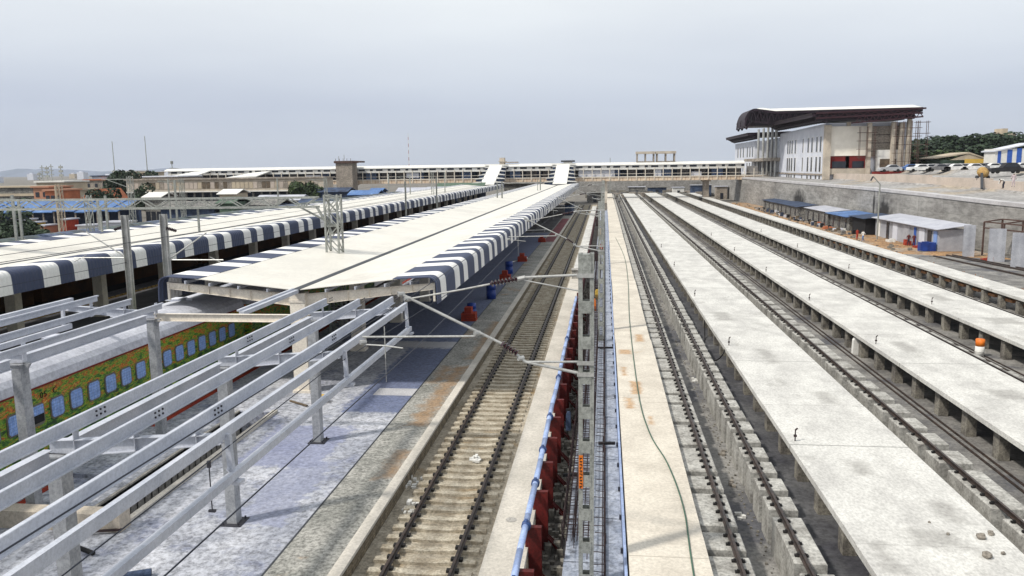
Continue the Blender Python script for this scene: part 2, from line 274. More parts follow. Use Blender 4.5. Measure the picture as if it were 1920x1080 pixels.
# mural for the coach side
def mural():
    m = bpy.data.materials.new('coach_mural'); m.use_nodes = True; t = m.node_tree; b = t.nodes['Principled BSDF']
    b.inputs['Roughness'].default_value = .5
    g = N(t, 'ShaderNodeNewGeometry'); mp = N(t, 'ShaderNodeMapping'); mp.inputs['Scale'].default_value = (1, 1.0, 3.2); L(t, g.outputs['Position'], mp.inputs[0])
    n = N(t, 'ShaderNodeTexNoise'); n.inputs['Scale'].default_value = 2.6; n.inputs['Detail'].default_value = 6; n.inputs['Roughness'].default_value = .68; L(t, mp.outputs[0], n.inputs['Vector'])
    r = N(t, 'ShaderNodeValToRGB'); r.color_ramp.interpolation = 'CONSTANT'
    cs = [(0, (.012, .045, .008)), (.37, (.045, .16, .012)), (.43, (.13, .30, .02)), (.47, (.42, .40, .02)), (.495, (.05, .13, .012)), (.53, (.58, .24, .02)), (.56, (.55, .05, .01)), (.60, (.10, .22, .02)), (.635, (.70, .44, .10)), (.67, (.42, .03, .01))]
    e = r.color_ramp.elements
    e[0].position = 0; e[0].color = (*cs[0][1], 1); e[1].position = cs[1][0]; e[1].color = (*cs[1][1], 1)
    for p, c in cs[2:]:
        x = e.new(p); x.color = (*c, 1)
    # more green low down, more red-orange high up: painted scene
    s = N(t, 'ShaderNodeSeparateXYZ'); L(t, g.outputs['Position'], s.inputs[0])
    mr = N(t, 'ShaderNodeMapRange'); mr.inputs[1].default_value = 1.3; mr.inputs[2].default_value = 3.5; mr.inputs[3].default_value = -.15; mr.inputs[4].default_value = .03
    L(t, s.outputs['Z'], mr.inputs[0])
    ad = N(t, 'ShaderNodeMath', operation='ADD'); L(t, n.outputs[0], ad.inputs[0]); L(t, mr.outputs[0], ad.inputs[1]); L(t, ad.outputs[0], r.inputs[0])
    n2 = N(t, 'ShaderNodeTexNoise'); n2.inputs['Scale'].default_value = 9; L(t, mp.outputs[0], n2.inputs['Vector'])
    r2 = N(t, 'ShaderNodeValToRGB'); RGB(r2, (.55, .55, .55), (1.25, 1.25, 1.25), .35, .65); L(t, n2.outputs[0], r2.inputs[0])
    mx = N(t, 'ShaderNodeMixRGB', blend_type='MULTIPLY'); mx.inputs[0].default_value = 1; L(t, r.outputs[0], mx.inputs[1]); L(t, r2.outputs[0], mx.inputs[2])
    L(t, mx.outputs[0], b.inputs['Base Color']); return m
K['mural'] = mural()
# ------------------------------------------------------------------ geometry helpers
ORG = {}
def empty(name, label, cat, loc, group=None, kind=None):
    o = bpy.data.objects.new(name, None); COL.objects.link(o); o.location = loc; o.empty_display_size = .3
    ORG[o.name] = Vector(loc); tag(o, label, cat, group, kind); return o
def tag(o, label=None, cat=None, group=None, kind=None):
    if label: o['label'] = label
    if cat: o['category'] = cat
    if group: o['group'] = group
    if kind: o['kind'] = kind
    return o
class MB:
    def __init__(s): s.v = []; s.f = []; s.m = []
    def add(s, vs, fs, mi=0):
        b = len(s.v); s.v += [tuple(v) for v in vs]
        s.f += [tuple(b+i for i in f) for f in fs]; s.m += [mi]*len(fs)
    def box(s, x0, x1, y0, y1, z0, z1, mi=0):
        s.add([(x0,y0,z0),(x1,y0,z0),(x1,y1,z0),(x0,y1,z0),(x0,y0,z1),(x1,y0,z1),(x1,y1,z1),(x0,y1,z1)],
              [(3,2,1,0),(4,5,6,7),(0,1,5,4),(1,2,6,5),(2,3,7,6),(3,0,4,7)], mi); return s
    def cbox(s, x, y, z, sx, sy, sz, mi=0): return s.box(x-sx/2, x+sx/2, y-sy/2, y+sy/2, z, z+sz, mi)
    def beam(s, p0, p1, w, h, mi=0, up=(0, 0, 1)):
        p0, p1 = Vector(p0), Vector(p1); d = (p1-p0).normalized(); up = Vector(up)
        if abs(d.dot(up)) > .98: up = Vector((0, 1, 0))
        x = d.cross(up).normalized()*w/2; u = x.cross(d).normalized()*h/2
        s.add([p0-x-u, p0+x-u, p0+x+u, p0-x+u, p1-x-u, p1+x-u, p1+x+u, p1-x+u],
              [(0,1,2,3),(7,6,5,4),(4,5,1,0),(5,6,2,1),(6,7,3,2),(7,4,0,3)], mi); return s
    def cyl(s, p0, p1, r, n=8, mi=0, r2=None, cap=True):
        p0, p1 = Vector(p0), Vector(p1); d = (p1-p0).normalized(); r2 = r if r2 is None else r2
        a = d.cross(Vector((0, 0, 1)))
        if a.length < .05: a = Vector((1, 0, 0))
        a.normalize(); b = d.cross(a)
        vs = []
        for k in range(n):
            t = 2*math.pi*k/n; c = a*math.cos(t)+b*math.sin(t); vs += [p0+c*r, p1+c*r2]
        fs = [(2*k, 2*((k+1) % n), 2*((k+1) % n)+1, 2*k+1) for k in range(n)]
        if cap: fs += [tuple(2*k for k in range(n))[::-1], tuple(2*k+1 for k in range(n))]
        s.add(vs, fs, mi); return s
    def tube(s, pts, r, n=6, mi=0):
        for a, b in zip(pts, pts[1:]): s.cyl(a, b, r, n, mi)
        return s
    def prism(s, prof, y0, y1, mi=0):      # profile in x,z swept along y
        n = len(prof); s.add([(x, y0, z) for x, z in prof]+[(x, y1, z) for x, z in prof],
            [tuple(range(n))[::-1], tuple(range(n, 2*n))]+[(k, (k+1) % n, n+(k+1) % n, n+k) for k in range(n)], mi); return s
    def prismx(s, prof, x0, x1, mi=0):     # profile in y,z swept along x
        n = len(prof); s.add([(x0, y, z) for y, z in prof]+[(x1, y, z) for y, z in prof],
            [tuple(range(n)), tuple(range(n, 2*n))[::-1]]+[(n+k, n+(k+1) % n, (k+1) % n, k) for k in range(n)], mi); return s
    def sheet(s, prof, y0, y1, th=.03, mi=0):  # open polyline in x,z with thickness
        P = [Vector(p) for p in prof]; nrm = []
        for i in range(len(P)):
            d = (P[min(i+1, len(P)-1)]-P[max(i-1, 0)]).normalized(); nrm.append(Vector((d.y, -d.x)))
        if nrm[0].y > 0: nrm = [-q for q in nrm]
        low = [p+q*th for p, q in zip(P, nrm)]
        for i in range(len(P)-1):
            s.prism([tuple(P[i]), tuple(P[i+1]), tuple(low[i+1]), tuple(low[i])], y0, y1, mi)
        return s
    def build(s, name, mats, parent=None, smooth=False, label=None, kind=None):
        me = bpy.data.meshes.new(name)
        o0 = ORG.get(parent.name, Vector((0, 0, 0))) if parent else Vector((0, 0, 0))
        me.from_pydata([(v[0]-o0.x, v[1]-o0.y, v[2]-o0.z) for v in s.v], [], s.f)
        if not isinstance(mats, (list, tuple)): mats = [mats]
        for m in mats: me.materials.append(m)
        if len(mats) > 1: me.polygons.foreach_set('material_index', s.m)
        if smooth: me.polygons.foreach_set('use_smooth', [True]*len(me.polygons))
        me.update(); 
        import bmesh
        bm = bmesh.new(); bm.from_mesh(me); bmesh.ops.recalc_face_normals(bm, faces=bm.faces); bm.to_mesh(me); bm.free()
        o = bpy.data.objects.new(name, me); COL.objects.link(o); ORG[o.name] = o0
        if parent: o.parent = parent
        if label: o['label'] = label
        if kind: o['kind'] = kind
        return o
CH = {}
def kids(o): return [c for c in COL.objects if c.parent == o]
def copy_tree(root, loc, label=None, group=None, rz=None):
    if root.name not in CH:
        CH[root.name] = [(c, kids(c)) for c in kids(root)]
    r = root.copy(); COL.objects.link(r); r.location = loc; ORG[r.name] = Vector(loc)
    if label: r['label'] = label
    if group: r['group'] = group
    if rz is not None: r.rotation_euler = (0, 0, rz)
    for c, gs in CH[root.name]:
        d = c.copy(); COL.objects.link(d); d.parent = r
        for g in gs:
            h = g.copy(); COL.objects.link(h); h.parent = d
    return r
def struct(o): o['kind'] = 'structure'; return o
ordw = ['first', 'second', 'third', 'fourth', 'fifth', 'sixth', 'seventh', 'eighth', 'ninth', 'tenth', 'eleventh', 'twelfth', 'thirteenth', 'fourteenth', 'fifteenth', 'sixteenth', 'seventeenth', 'eighteenth', 'nineteenth', 'twentieth']
# ================================================================== THE SETTING
b = MB(); b.add([(-7000, -60, -1.0), (7000, -60, -1.0), (7000, 12000, -1.0), (-7000, 12000, -1.0)], [(0, 1, 2, 3)])
struct(b.build('ground', K['ground']))
b = MB(); b.box(.62, 33, 5, 305, -1.2, -.955); struct(b.build('pit_floor', K['floor']))
b = MB(); b.box(5.66, 9.2, 5, 300, -.955, -.93); struct(b.build('pit_path', K['darkfloor']))
b = MB(); b.box(-6.34, -1.95, 5, 215, -.98, 0.0); struct(b.build('track_bed', K['bed']))
b = MB(); b.box(-3.05, -1.97, 5, 72, 0.0, .22); struct(b.build('apron_path', K['apron']))
b = MB(); b.box(-3.0, -1.97, 72.5, 200, 0.0, .30)
for k in range(34): b.box(-2.35, -2.0, 76+k*3.6, 77.6+k*3.6, .304, .36)
struct(b.build('far_apron_path', K['deck']))
# platform with stair opening
PX0, PX1 = -17.25, -6.5
b = MB(); b.box(PX0, PX1, 4, 19.7, -.9, .5); b.box(PX0, PX1, 29.6, 205, -.9, .5)
b.box(PX0, -14.6, 19.7, 29.6, -.9, .5); b.box(-13.2, PX1, 19.7, 29.6, -.9, .5)
struct(b.build('platform_pavement', K['plat']))
b = MB(); b.box(-8.12, -6.5, 4, 205, .5, .506); struct(b.build('platform_edge_path', K['strip']))
def sheet(name, x0, x1, y0, y1, z, m, ragged=0):
    b = MB()
    n = max(1, int((y1-y0)/.35)) if ragged else 1
    for k in range(n):
        a = y0+(y1-y0)*k/n; c = y0+(y1-y0)*(k+1)/n
        if ragged:
            r0 = random.uniform(-ragged, ragged)
            b.add([(x0+r0, a, z), (x1, a, z), (x1, c, z), (x0+r0, c, z)], [(0, 1, 2, 3)])
        else: b.add([(x0, a, z), (x1, a, z), (x1, c, z), (x0, c, z)], [(0, 1, 2, 3)])
    return struct(b.build(name, m))
sheet('tile_paving', -9.9, -8.14, 32.3, 33.4, .504, K['tilelight'])
sheet('tile_paving', -11.4, -8.14, 41.6, 42.9, .504, K['tilelight'])
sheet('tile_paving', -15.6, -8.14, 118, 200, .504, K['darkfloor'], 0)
sheet('red_paving', -7.9, -6.52, 103, 150, .512, K['redcarpet'])
t = empty('platform_edge_wall', 'long low brick edge wall of the platform beside the sleepers', 'wall', (-6.42, 5, 0))
MB().box(-6.5, -6.3, 4, 205, -.02, .44).build('brick_face', K['brick'], t)
MB().box(-6.56, -6.25, 4, 205, .44, .53).build('coping', K['apron'], t)
MB().box(-17.2, -16.95, 4, 205, .505, .52).build('red_edge_path', K['redpaint'])['kind'] = 'structure'
# seam line on the platform
MB().box(-8.16, -8.11, 4, 205, .505, .515).build('drain_path', K['gutter'])['kind'] = 'structure'
# stair opening walls
t = empty('stair_opening', 'rectangular stair opening in the platform with ribbed concrete side wall and white kerb', 'stair opening', (-14.1, 19.7, .5))
b = MB(); b.box(-14.7, -14.6, 19.7, 29.6, -.95, .56)
for k in range(24): b.box(-14.6, -14.575, 19.9+k*.4, 20.2+k*.4, -.9, .3)
b.build('side_wall', K['conc'], t)
MB().box(-13.2, -13.02, 19.4, 29.6, .505, .62).build('kerb', K['apron'], t)
MB().box(-17.0, -12.95, 18.9, 19.4, .505, 1.0).build('end_wall', K['creamconc'], t)
MB().box(-14.6, -13.2, 19.7, 29.6, -.99, -.94).build('painted_shade_floor', K['black'], t)  # flat black sheet, the deep shade of the opening put in as colour
t = MB().beam((-14.2, 18.6, .6), (-12.9, 18.9, .6), .07, .05).build('steel_bar', K['rebar']); tag(t, 'rusty flat steel bar lying on the platform by the stair opening', 'steel bar')
t = MB().beam((-13.1, 31.1, .54), (-12.1, 30.4, .56), .09, .05).build('timber_plank', K['brown']); tag(t, 'short brown plank lying past the far end of the stair kerb', 'plank')
t = MB().box(-17.2, -15.3, 22.5, 27.2, .5, .62).build('sand_heap', K['plat']); tag(t, 'flat heap of grey sand and rubble left of the stair opening', 'sand heap', kind='stuff')
# ================================================================== TRACKS
def rail_mb(x, y0, y1, top, b=None):
    b = b or MB(); z = top-.15
    b.prism([(x-.065, z), (x+.065, z), (x+.065, z+.02), (x+.012, z+.035), (x+.012, top-.045), (x+.035, top-.035), (x+.035, top), (x-.035, top), (x-.035, top-.035), (x-.012, top-.045), (x-.012, z+.035), (x-.065, z+.02)], y0, y1)
    return b
TR = empty('railway_track', 'railway track with two rusty rails on concrete sleepers beside the platform', 'railway track', (-4.6, 5, 0))
for x in (-5.43, -3.75): rail_mb(x, 5, 212, .27).build('rail', K['rail'], TR)
def sleeper(b, y):
    b.prism([(-5.95, .0), (-3.25, .0), (-3.27, .09), (-3.9, .11), (-4.3, .075), (-4.9, .075), (-5.3, .11), (-5.93, .09)], y-.12, y+.12)
    for x in (-5.43, -3.75):
        for s in (-1, 1): b.box(x+s*.11-.045, x+s*.11+.045, y-.07, y+.07, .10, .18, 1)
for k in range(100):
    b = MB(); sleeper(b, 14.0+k*.62+random.uniform(-.02, .02)); b.build('sleeper', [K['sleeper'], K['clip']], TR)
b = MB()
for k in range(100, 320): sleeper(b, 14.0+k*.62)
b.build('sleeper', [K['sleeper'], K['clip']], TR, kind='stuff')
# pit tracks on raised blocks
def clips(b, x, y, z, mi=1):
    for s in (-1, 1):
        b.box(x+s*.12-.05, x+s*.12+.05, y-.045, y+.045, z, z+.06, mi)
        b.box(x+s*.09-.03, x+s*.09+.03, y-.03, y+.03, z+.06, z+.09, mi)
def block(b, x0, x1, y0, y1, z1, rx):
    zz = z1+random.uniform(-.012, .012); c = .03
    b.box(x0, x1, y0, y1, -.955, zz-c, 0)
    b.add([(x0, y0, zz-c), (x1, y0, zz-c), (x1, y1, zz-c), (x0, y1, zz-c), (x0+c, y0+c, zz), (x1-c, y0+c, zz), (x1-c, y1-c, zz), (x0+c, y1-c, zz)],
          [(4,5,6,7),(0,1,5,4),(1,2,6,5),(2,3,7,6),(3,0,4,7)], 0)
    n = max(1, round((y1-y0)/.62))
    for k in range(n): clips(b, rx, y0+(y1-y0)*(k+.5)/n, zz)
PT = empty('pit_track', 'maintenance track between the narrow left walkway and the next, both rails laid on concrete', 'railway track', (4.2, 5, 0))
rail_mb(3.4, 5, 300, .3).build('rail', K['rail'], PT); rail_mb(5.05, 5, 300, .3).build('rail', K['rail'], PT)
nb = 0; y = 15.2; rest = MB()
while y < 290:      # right rail blocks
    ln = 2.7 if int(y*10) % 7 == 0 or abs(y-20.2) < .8 else .95
    b = MB() if nb < 45 else rest
    block(b, 4.80, 5.64+random.uniform(-.03, .03), y, y+ln, .13, 5.05)
    if nb < 45: b.build('rail_block', [K['block'], K['clip']], PT)
    nb += 1; y += ln+(.5 if y < 90 else .4)
nb = 0; y = 15.5
while y < 290:
    ln = random.choice((1.0, 1.6, 2.2)); b = MB() if nb < 45 else rest
    block(b, 2.66, 3.72, y, y+ln, .12, 3.4)
    if nb < 45: b.build('rail_block', [K['block'], K['clip']], PT)
    nb += 1; y += ln+.42
rest.build('rail_block', [K['block'], K['clip']], PT, kind='stuff')
def pit_single(x, label, width, sp, y0=16, floorx=None):
    T_ = empty('pit_track', label, 'railway track', (x, 5, 0)); rail_mb(x, 5, 300, .3).build('rail', K['rail'], T_)
    y = y0; nb = 0; rest = MB()
    while y < 290:
        ln = 3.0 if nb % 9 == 3 or nb == 2 else 1.2
        b = MB() if nb < 80 else rest
        block(b, x-.25, x+width+random.uniform(-.05, .05), y, y+ln, .13, x)
        if nb < 80: b.build('rail_block', [K['block'], K['clip']], T_)
        nb += 1; y += ln+sp-1.2
    rest.build('rail_block', [K['block'], K['clip']], T_, kind='stuff')
    b = MB()
    for dx in (1.95, 2.25): b.box(x+dx+.6, x+dx+.68, 10, 300, -.954, -.90)
    b.build('floor_channel', K['rail'], T_)
pit_single(11.45, 'maintenance track with one rail on a row of separate concrete pedestals', .82, 1.85)
pit_single(18.75, 'single rail hard against the right edge of the third walkway', .6, 1.85, 20)
pit_single(26.4, 'single rail low beside the right edge of the fourth walkway', .6, 1.85, 30)
# elevated walkways
def deck(x0, x1, y0, y1, label, m, rows, sp=2.7, first=22.4, parts=70, near=''):
    T_ = empty('elevated_walkway', label, 'walkway', ((x0+x1)/2, y0, 0), 'concrete walkways between the maintenance tracks')
    b = MB(); segs = []; y = y0
    while y < y1:      # cast in bays, each very slightly out of line
        q = min(y1, y+12.2); dx = random.uniform(-.02, .02); dz = random.uniform(-.004, .004)
        b.box(x0+dx, x1+dx, y, q-.015, .20, .40+dz); y = q
    b.build('slab', m, T_)
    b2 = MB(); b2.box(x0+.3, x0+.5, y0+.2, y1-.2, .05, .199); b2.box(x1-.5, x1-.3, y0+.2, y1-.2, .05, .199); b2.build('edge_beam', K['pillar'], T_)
    rest = MB(); n = 0; y = first
    while y < y1-1:
        for j, r in enumerate(rows):
            b = MB() if (j == 0 and n < parts) else rest
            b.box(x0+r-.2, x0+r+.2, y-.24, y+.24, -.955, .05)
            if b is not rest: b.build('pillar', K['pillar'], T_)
        n += 1; y += sp
    rest.build('pillar', K['pillar'], T_, kind='stuff')
    return T_
deck(.62, 2.6, 8, 292, 'narrow cream concrete walkway with a green hose, left of the double rail track', K['deckA'], [.4, 1.6], parts=1)
deck(6.45, 10.4, 8, 292, 'wide pale concrete walkway with loose stones on its near end', K['deck'], [.5, 3.4], parts=60, first=19.7)
deck(14.35, 18.4, 10, 294, 'pale concrete walkway right of the pedestal rail, tall pillars along its side', K['deck'], [.45, 3.5])
deck(22.1, 25.95, 14, 296, 'pale concrete walkway with an orange and white drum against its pillars', K['deck'], [.4, 3.4], first=25.1)
deck(29.5, 31.6, 20, 290, 'narrow outermost walkway beside the sandy ground, orange bars showing between pillars', K['deck'], [.3, 1.7], first=28)
# hooked bars on walkway edges
b0 = None; HN = 0
for x, ys, nm in ((6.72, (28, 43.3, 60, 78, 96, 118), 'wide walkway'), (14.6, (44.1, 58.4, 74, 92, 112), 'third walkway'), (22.4, (57, 76, 96, 118), 'fourth walkway')):
    for i, y in enumerate(ys):
        b = MB(); b.cyl((x, y, .38), (x, y, .84), .022, 6); b.box(x-.05, x+.05, y-.04, y+.04, .56, .63); b.tube([(x, y, .8), (x+.07, y, .88)], .03, 6)
        o = b.build('anchor_rod', K['rebar']); tag(o, f'{ordw[i]} nearest clamped steel rod on left edge of the {nm}', 'steel rod', 'short steel rods along walkway edges')
for i, (x, y, r) in enumerate(((9.43, 19.7, .13), (9.75, 20.74, .12), (10.1, 21.0, .09), (9.0, 20.9, .05), (8.8, 21.6, .04), (9.9, 19.9, .06))):
    import bmesh
    bm = bmesh.new(); bmesh.ops.create_icosphere(bm, subdivisions=2, radius=r)
    for v in bm.verts: v.co *= random.uniform(.75, 1.1); v.co.z *= .8
    me = bpy.data.meshes.new('stone'); bm.to_mesh(me); bm.free(); me.materials.append(K['stone'])
    o = bpy.data.objects.new('stone', me); COL.objects.link(o); o.location = (x, y, .4+r*.55)
    tag(o, ['nearest fist-shaped brown stone on the wide walkway', 'middle brown stone of the three big ones on the walkway', 'farthest big brown stone, close to the walkway right edge', 'tiny chip of stone left of the big ones', 'tiny farthest chip of stone on the walkway', 'small pebble between the nearest and farthest big stones'][i], 'stone', 'stones on the wide walkway')
# hoses
b = MB(); P = [(1.95, 10, .43), (2.15, 18.3, .43), (2.27, 22, .43), (2.08, 25.4, .43), (1.65, 28.6, .43), (1.47, 34.3, .43), (1.6, 50.4, .43), (2.0, 68, .43), (2.12, 87, .43), (1.5, 110, .43)]
def smooth_pts(P, n=5):
    out = []
    for i in range(len(P)-1):
        p0, p1, p2, p3 = [Vector(P[max(0, min(len(P)-1, i+j))]) for j in (-1, 0, 1, 2)]
        for k in range(n):
            t = k/n; out.append(.5*((2*p1)+(-p0+p2)*t+(2*p0-5*p1+4*p2-p3)*t*t+(-p0+3*p1-3*p2+p3)*t**3))
    return out+[Vector(P[-1])]
b.tube(smooth_pts(P), .022, 6); tag(b.build('hose', K['green']), 'long thin green hose snaking along the narrow cream walkway', 'hose')
b = MB(); b.tube(smooth_pts([(6.6, 43.5, .35), (6.3, 42.5, .1), (6.0, 43.5, -.5), (5.95, 47, -.85), (6.4, 51, -.88), (6.6, 53, .3)]), .035, 6); tag(b.build('hose', K['black']), 'black hose looping down beside the wide walkway left edge', 'hose')
# white and orange drum among pillars, and small white bags
def drum(x, y, z, label, mats=('white', 'orange'), r=.29, h=.85, grp=None):
    T_ = empty('drum', label, 'drum', (x, y, z), grp)
    MB().cyl((x, y, z), (x, y, z+h*.6), r, 14).cyl((x, y, z+h*.28), (x, y, z+h*.31), r*1.05, 14).build('body', K[mats[0]], T_, True)
    MB().cyl((x, y, z+h*.6), (x, y, z+h), r, 14).cyl((x, y, z+h*.97), (x, y, z+h*1.02), r*.9, 14).build('lid', K[mats[1]], T_, True); return T_
q_ = atz(1836, 668, -.95); drum(q_.x, q_.y, -.95, 'orange and white drum standing against a pillar of the fourth walkway', r=.24, h=1.0)
T_ = empty('cement_sack', 'white sack leaning on a pillar of the third walkway', 'sack', (14.6, 47.5, -.95)); MB().prism([(14.4, -.95), (14.85, -.95), (14.8, -.1), (14.7, -.0), (14.5, -.0), (14.42, -.1)], 47.3, 47.6).build('bag', K['white'], T_)
for i, (x, y) in enumerate(((5.6-.9, 41), (4.5, 30.2), (4.3, 24.4), (4.45, 27.1))):
    b = MB()
    for k in range(7): b.cbox(x+random.uniform(-.12, .12), y+random.uniform(-.3, .3), -.954, .12, .1, random.uniform(.04, .1))
    tag(b.build('litter_heap', K['white' if i % 2 == 0 else 'stone']), ['small pale litter heap far between the two rails', 'grey litter heap between rails by a long block', 'white paper scraps beside the nearest long rail block', 'grey rubble scraps at foot of the rail blocks'][i], 'litter')
b = MB()
for k in range(420):
    y = 16+k*.25; x = 4.62+random.uniform(-.16, .12); s_ = random.uniform(.02, .07); b.cbox(x, y, -.954, s_, s_, s_*.8)
tag(b.build('rubble', K['pillar']), 'line of dark rubble crumbs at the foot of the rail blocks', 'rubble', kind='stuff')
# ================================================================== CENTRE STRIP
T_ = empty('foundation_beam', 'bluish sheet-lined concrete beam under construction left of the narrow walkway', 'concrete beam', (-.3, 8, -.2))
y = 10; k = 0
while y < 190:
    ln = 2.44 if y < 70 else 10
    MB().box(-1.05+.0, .02, y, y+ln-.03, -.9, -.22+(.02 if k % 3 == 1 else 0)).build('beam_top', K['form'], T_)
    MB().box(.05, .52, y+.4, y+ln+.37, -.9, -.28+(.015 if k % 2 else 0)).build('formwork_sheet', K['form'], T_)
    y += ln; k += 1
MB().box(.53, .60, 10, 190, -.9, .1).build('edge_strip', K['pipe'], T_)
b = MB()
for k in range(45):
    y = 12+k*2.1; b.box(.46, .53, y, y+.07, -.25, -.12)
b.build('clamp', K['bolt'], T_)
T_ = empty('rebar_cage', 'dark steel reinforcement cage lying on the bluish beam left of the tall mast', 'rebar cage', (-.8, 20, -.1))
b = MB()
for x in (-1.0, -.86, -.72, -.56, -.42): b.cyl((x, 20.5, .0), (x, 150, .0), .014, 4, 0, cap=False)
for x in (-1.0, -.42): b.cyl((x, 19.2, .16), (x, 150, .16), .012, 4, 0, cap=False)
b.build('long_bars', K['rebar'], T_)
y = 21; rest = MB()
for k in range(230):
    b = MB() if k < 98 else rest
    b.cyl((-1.03, y, .02), (-.39, y, .02), .01, 4)
    if k % 2 == 0: b.tube([(-1.0, y, .0), (-1.0, y, .17), (-.42, y, .17), (-.42, y, .0)], .009, 4)
    if k < 98: b.build('cross_tie', K['rebar'], T_)
    y += .22
rest.build('cross_tie', K['rebar'], T_, kind='stuff')
T_ = empty('upright_bars', 'dense dark upright steel bars standing between red posts and the mast', 'rebar', (-1.1, 20, -.3), None)
rr = random.Random(4); rest = MB()
for k in range(240):
    y = 20.5+k*.32; b = MB() if k < 98 else rest
    for x in (-1.12, -.80, -.36): b.cyl((x, y, -.25), (x+rr.uniform(-.03, .03), y+rr.uniform(-.03, .03), rr.uniform(.35, .75)), .012, 4)
    b.beam((-1.12, y, .18), (-.36, y, .18), .014, .014)
    if k < 98: b.build('bar_set', K['rebar'], T_)
rest.build('bar_set', K['rebar'], T_, kind='stuff')
b = MB()
for x in (-1.13, -.35):
    for z in (.1, .32): b.beam((x, 20.4, z), (x, 97, z), .016, .016)
b.build('long_tie', K['rebar'], T_)
for i, (x, y, m, w, h) in enumerate(((-.75, 57, 'orange', .35, .9), (-.55, 62, 'yellow', .4, .8), (-.9, 88, 'rebar', .5, 1.0), (-.4, 100, 'redpaint', .4, .7), (-1.4, 30.5, 'tarpdark', .2, .75), (-.7, 120, 'tan', .6, 1.2), (-1.2, 140, 'rebar', .7, 1.4))):
    T_ = empty('gear_bag', ['orange gear bag on the reinforcement beyond the mast', 'yellow gear bag just behind the orange one', 'dark tool box farther along the reinforcement', 'small red box on the reinforcement', 'navy bucket wedged behind a red post', 'tan box far down the reinforcement', 'rusty box farthest down the reinforcement'][i], 'gear', (x, y, -.2), None)
    MB().prism([(x-w/2, -.2), (x+w/2, -.2), (x+w*.4, -.2+h*.8), (x+w*.15, -.2+h), (x-w*.2, -.2+h), (x-w*.45, -.2+h*.75)], y-.2, y+.2).build('bag', K[m], T_); MB().box(x-.1, x+.1, y-.03, y+.03, -.2+h, -.12+h).build('handle', K['black'], T_)
T_ = empty('starter_bars', 'row of short bent steel starter bars right of the tall mast', 'starter bars', (-.05, 12, -.2))
b = MB(); b.cyl((.03, 11, -.16), (.03, 150, -.16), .035, 5); b.cyl((-.03, 11, -.1), (-.03, 150, -.1), .014, 4); b.build('long_bar', K['rebar'], T_)
y = 17
for k in range(98):
    dx = random.uniform(-.03, .05)
    MB().tube([(.02+dx, y, -.2), (.02+dx, y, .12), (-.28+dx, y+random.uniform(-.05, .05), .13)], .012, 4).build('bent_bar', K['rebar'], T_); y += random.uniform(.38, .75)
for i, (x0, x1, y) in enumerate(((-.2, .42, 28.6), (-1.35, -.45, 25.4), (-.4, .5, 44.5))):
    tag(MB().beam((x0, y, -.08), (x1, y+.05, -.08), .12, .09).build('cross_plank', K['black']), ['black cross timber over the bluish beam, middle distance right of mast', 'black cross timber reaching from red posts to mast', 'farthest black cross timber on the bluish beam'][i], 'timber')
b = MB()
for k in range(500):
    y = random.uniform(14, 75); b.cbox(random.uniform(-1.75, -1.15), y, -.99, random.uniform(.05, .25), random.uniform(.05, .25), random.uniform(.05, .35))
tag(b.build('trench_rubble', K['pillar']), 'dark rubble filling the trench behind the red posts', 'rubble', kind='stuff')
# pipe on red posts
T_ = empty('pipe_barrier', 'long blue pipe carried on dark red steel posts beside the track apron', 'pipe barrier', (-2.0, 10, 0))
pts = [(-2.0+.012*math.sin(y*.6), y, .93+.01*math.sin(y*.9)) for y in [8+2*i for i in range(25)]]
MB().tube(pts, .085, 12).build('pipe', K['pipe'], T_, True)
for y in (16.4, 19.3, 22.1, 24.9, 28.4, 34, 42):
    MB().cyl((-1.99, y, .93), (-1.99, y+.16, .93), .125, 12).box(-2.03, -1.95, y+.02, y+.12, .98, 1.1).build('pipe_collar', K['pipecollar'], T_, True)
for k in range(21):
    y = 12.6+k*2.3; P_ = MB()
    P_.box(-2.03, -1.955, y-.06, y+.06, .3, .85)
    P_.box(-1.95, -1.60, y-.08, y-.06, -.95, .84); P_.box(-1.95, -1.60, y+.06, y+.08, -.95, .84); P_.box(-1.79, -1.76, y-.06, y+.06, -.95, .84); P_.box(-1.95, -1.6, y-.08, y+.08, .84, .86)
    for q in (-.3, 0, .3): P_.beam((-1.62, y+q*.3, -.5), (-1.25, y+q*.6, -.92), .05, .05)
    P_.beam((-1.3, y-.3, -.9), (-1.3, y+.3, -.9), .06, .06)
    P_.build('post', K['maroon'], T_)
MB().box(-1.90, -1.84, 58, 190, -.9, .30).build('sheet_panel', K['maroon'], T_); MB().box(-1.93, -1.88, 31, 57.6, -.9, .83).build('sheet_panel', K['maroon'], T_)
tag(MB().box(-2.9, -2.02, 70.6, 71.6, .2, .98).box(-2.95, -1.98, 70.5, 71.7, .98, 1.04).build('concrete_chamber', K['conc']), 'grey concrete box at the start of the far white apron', 'chamber')
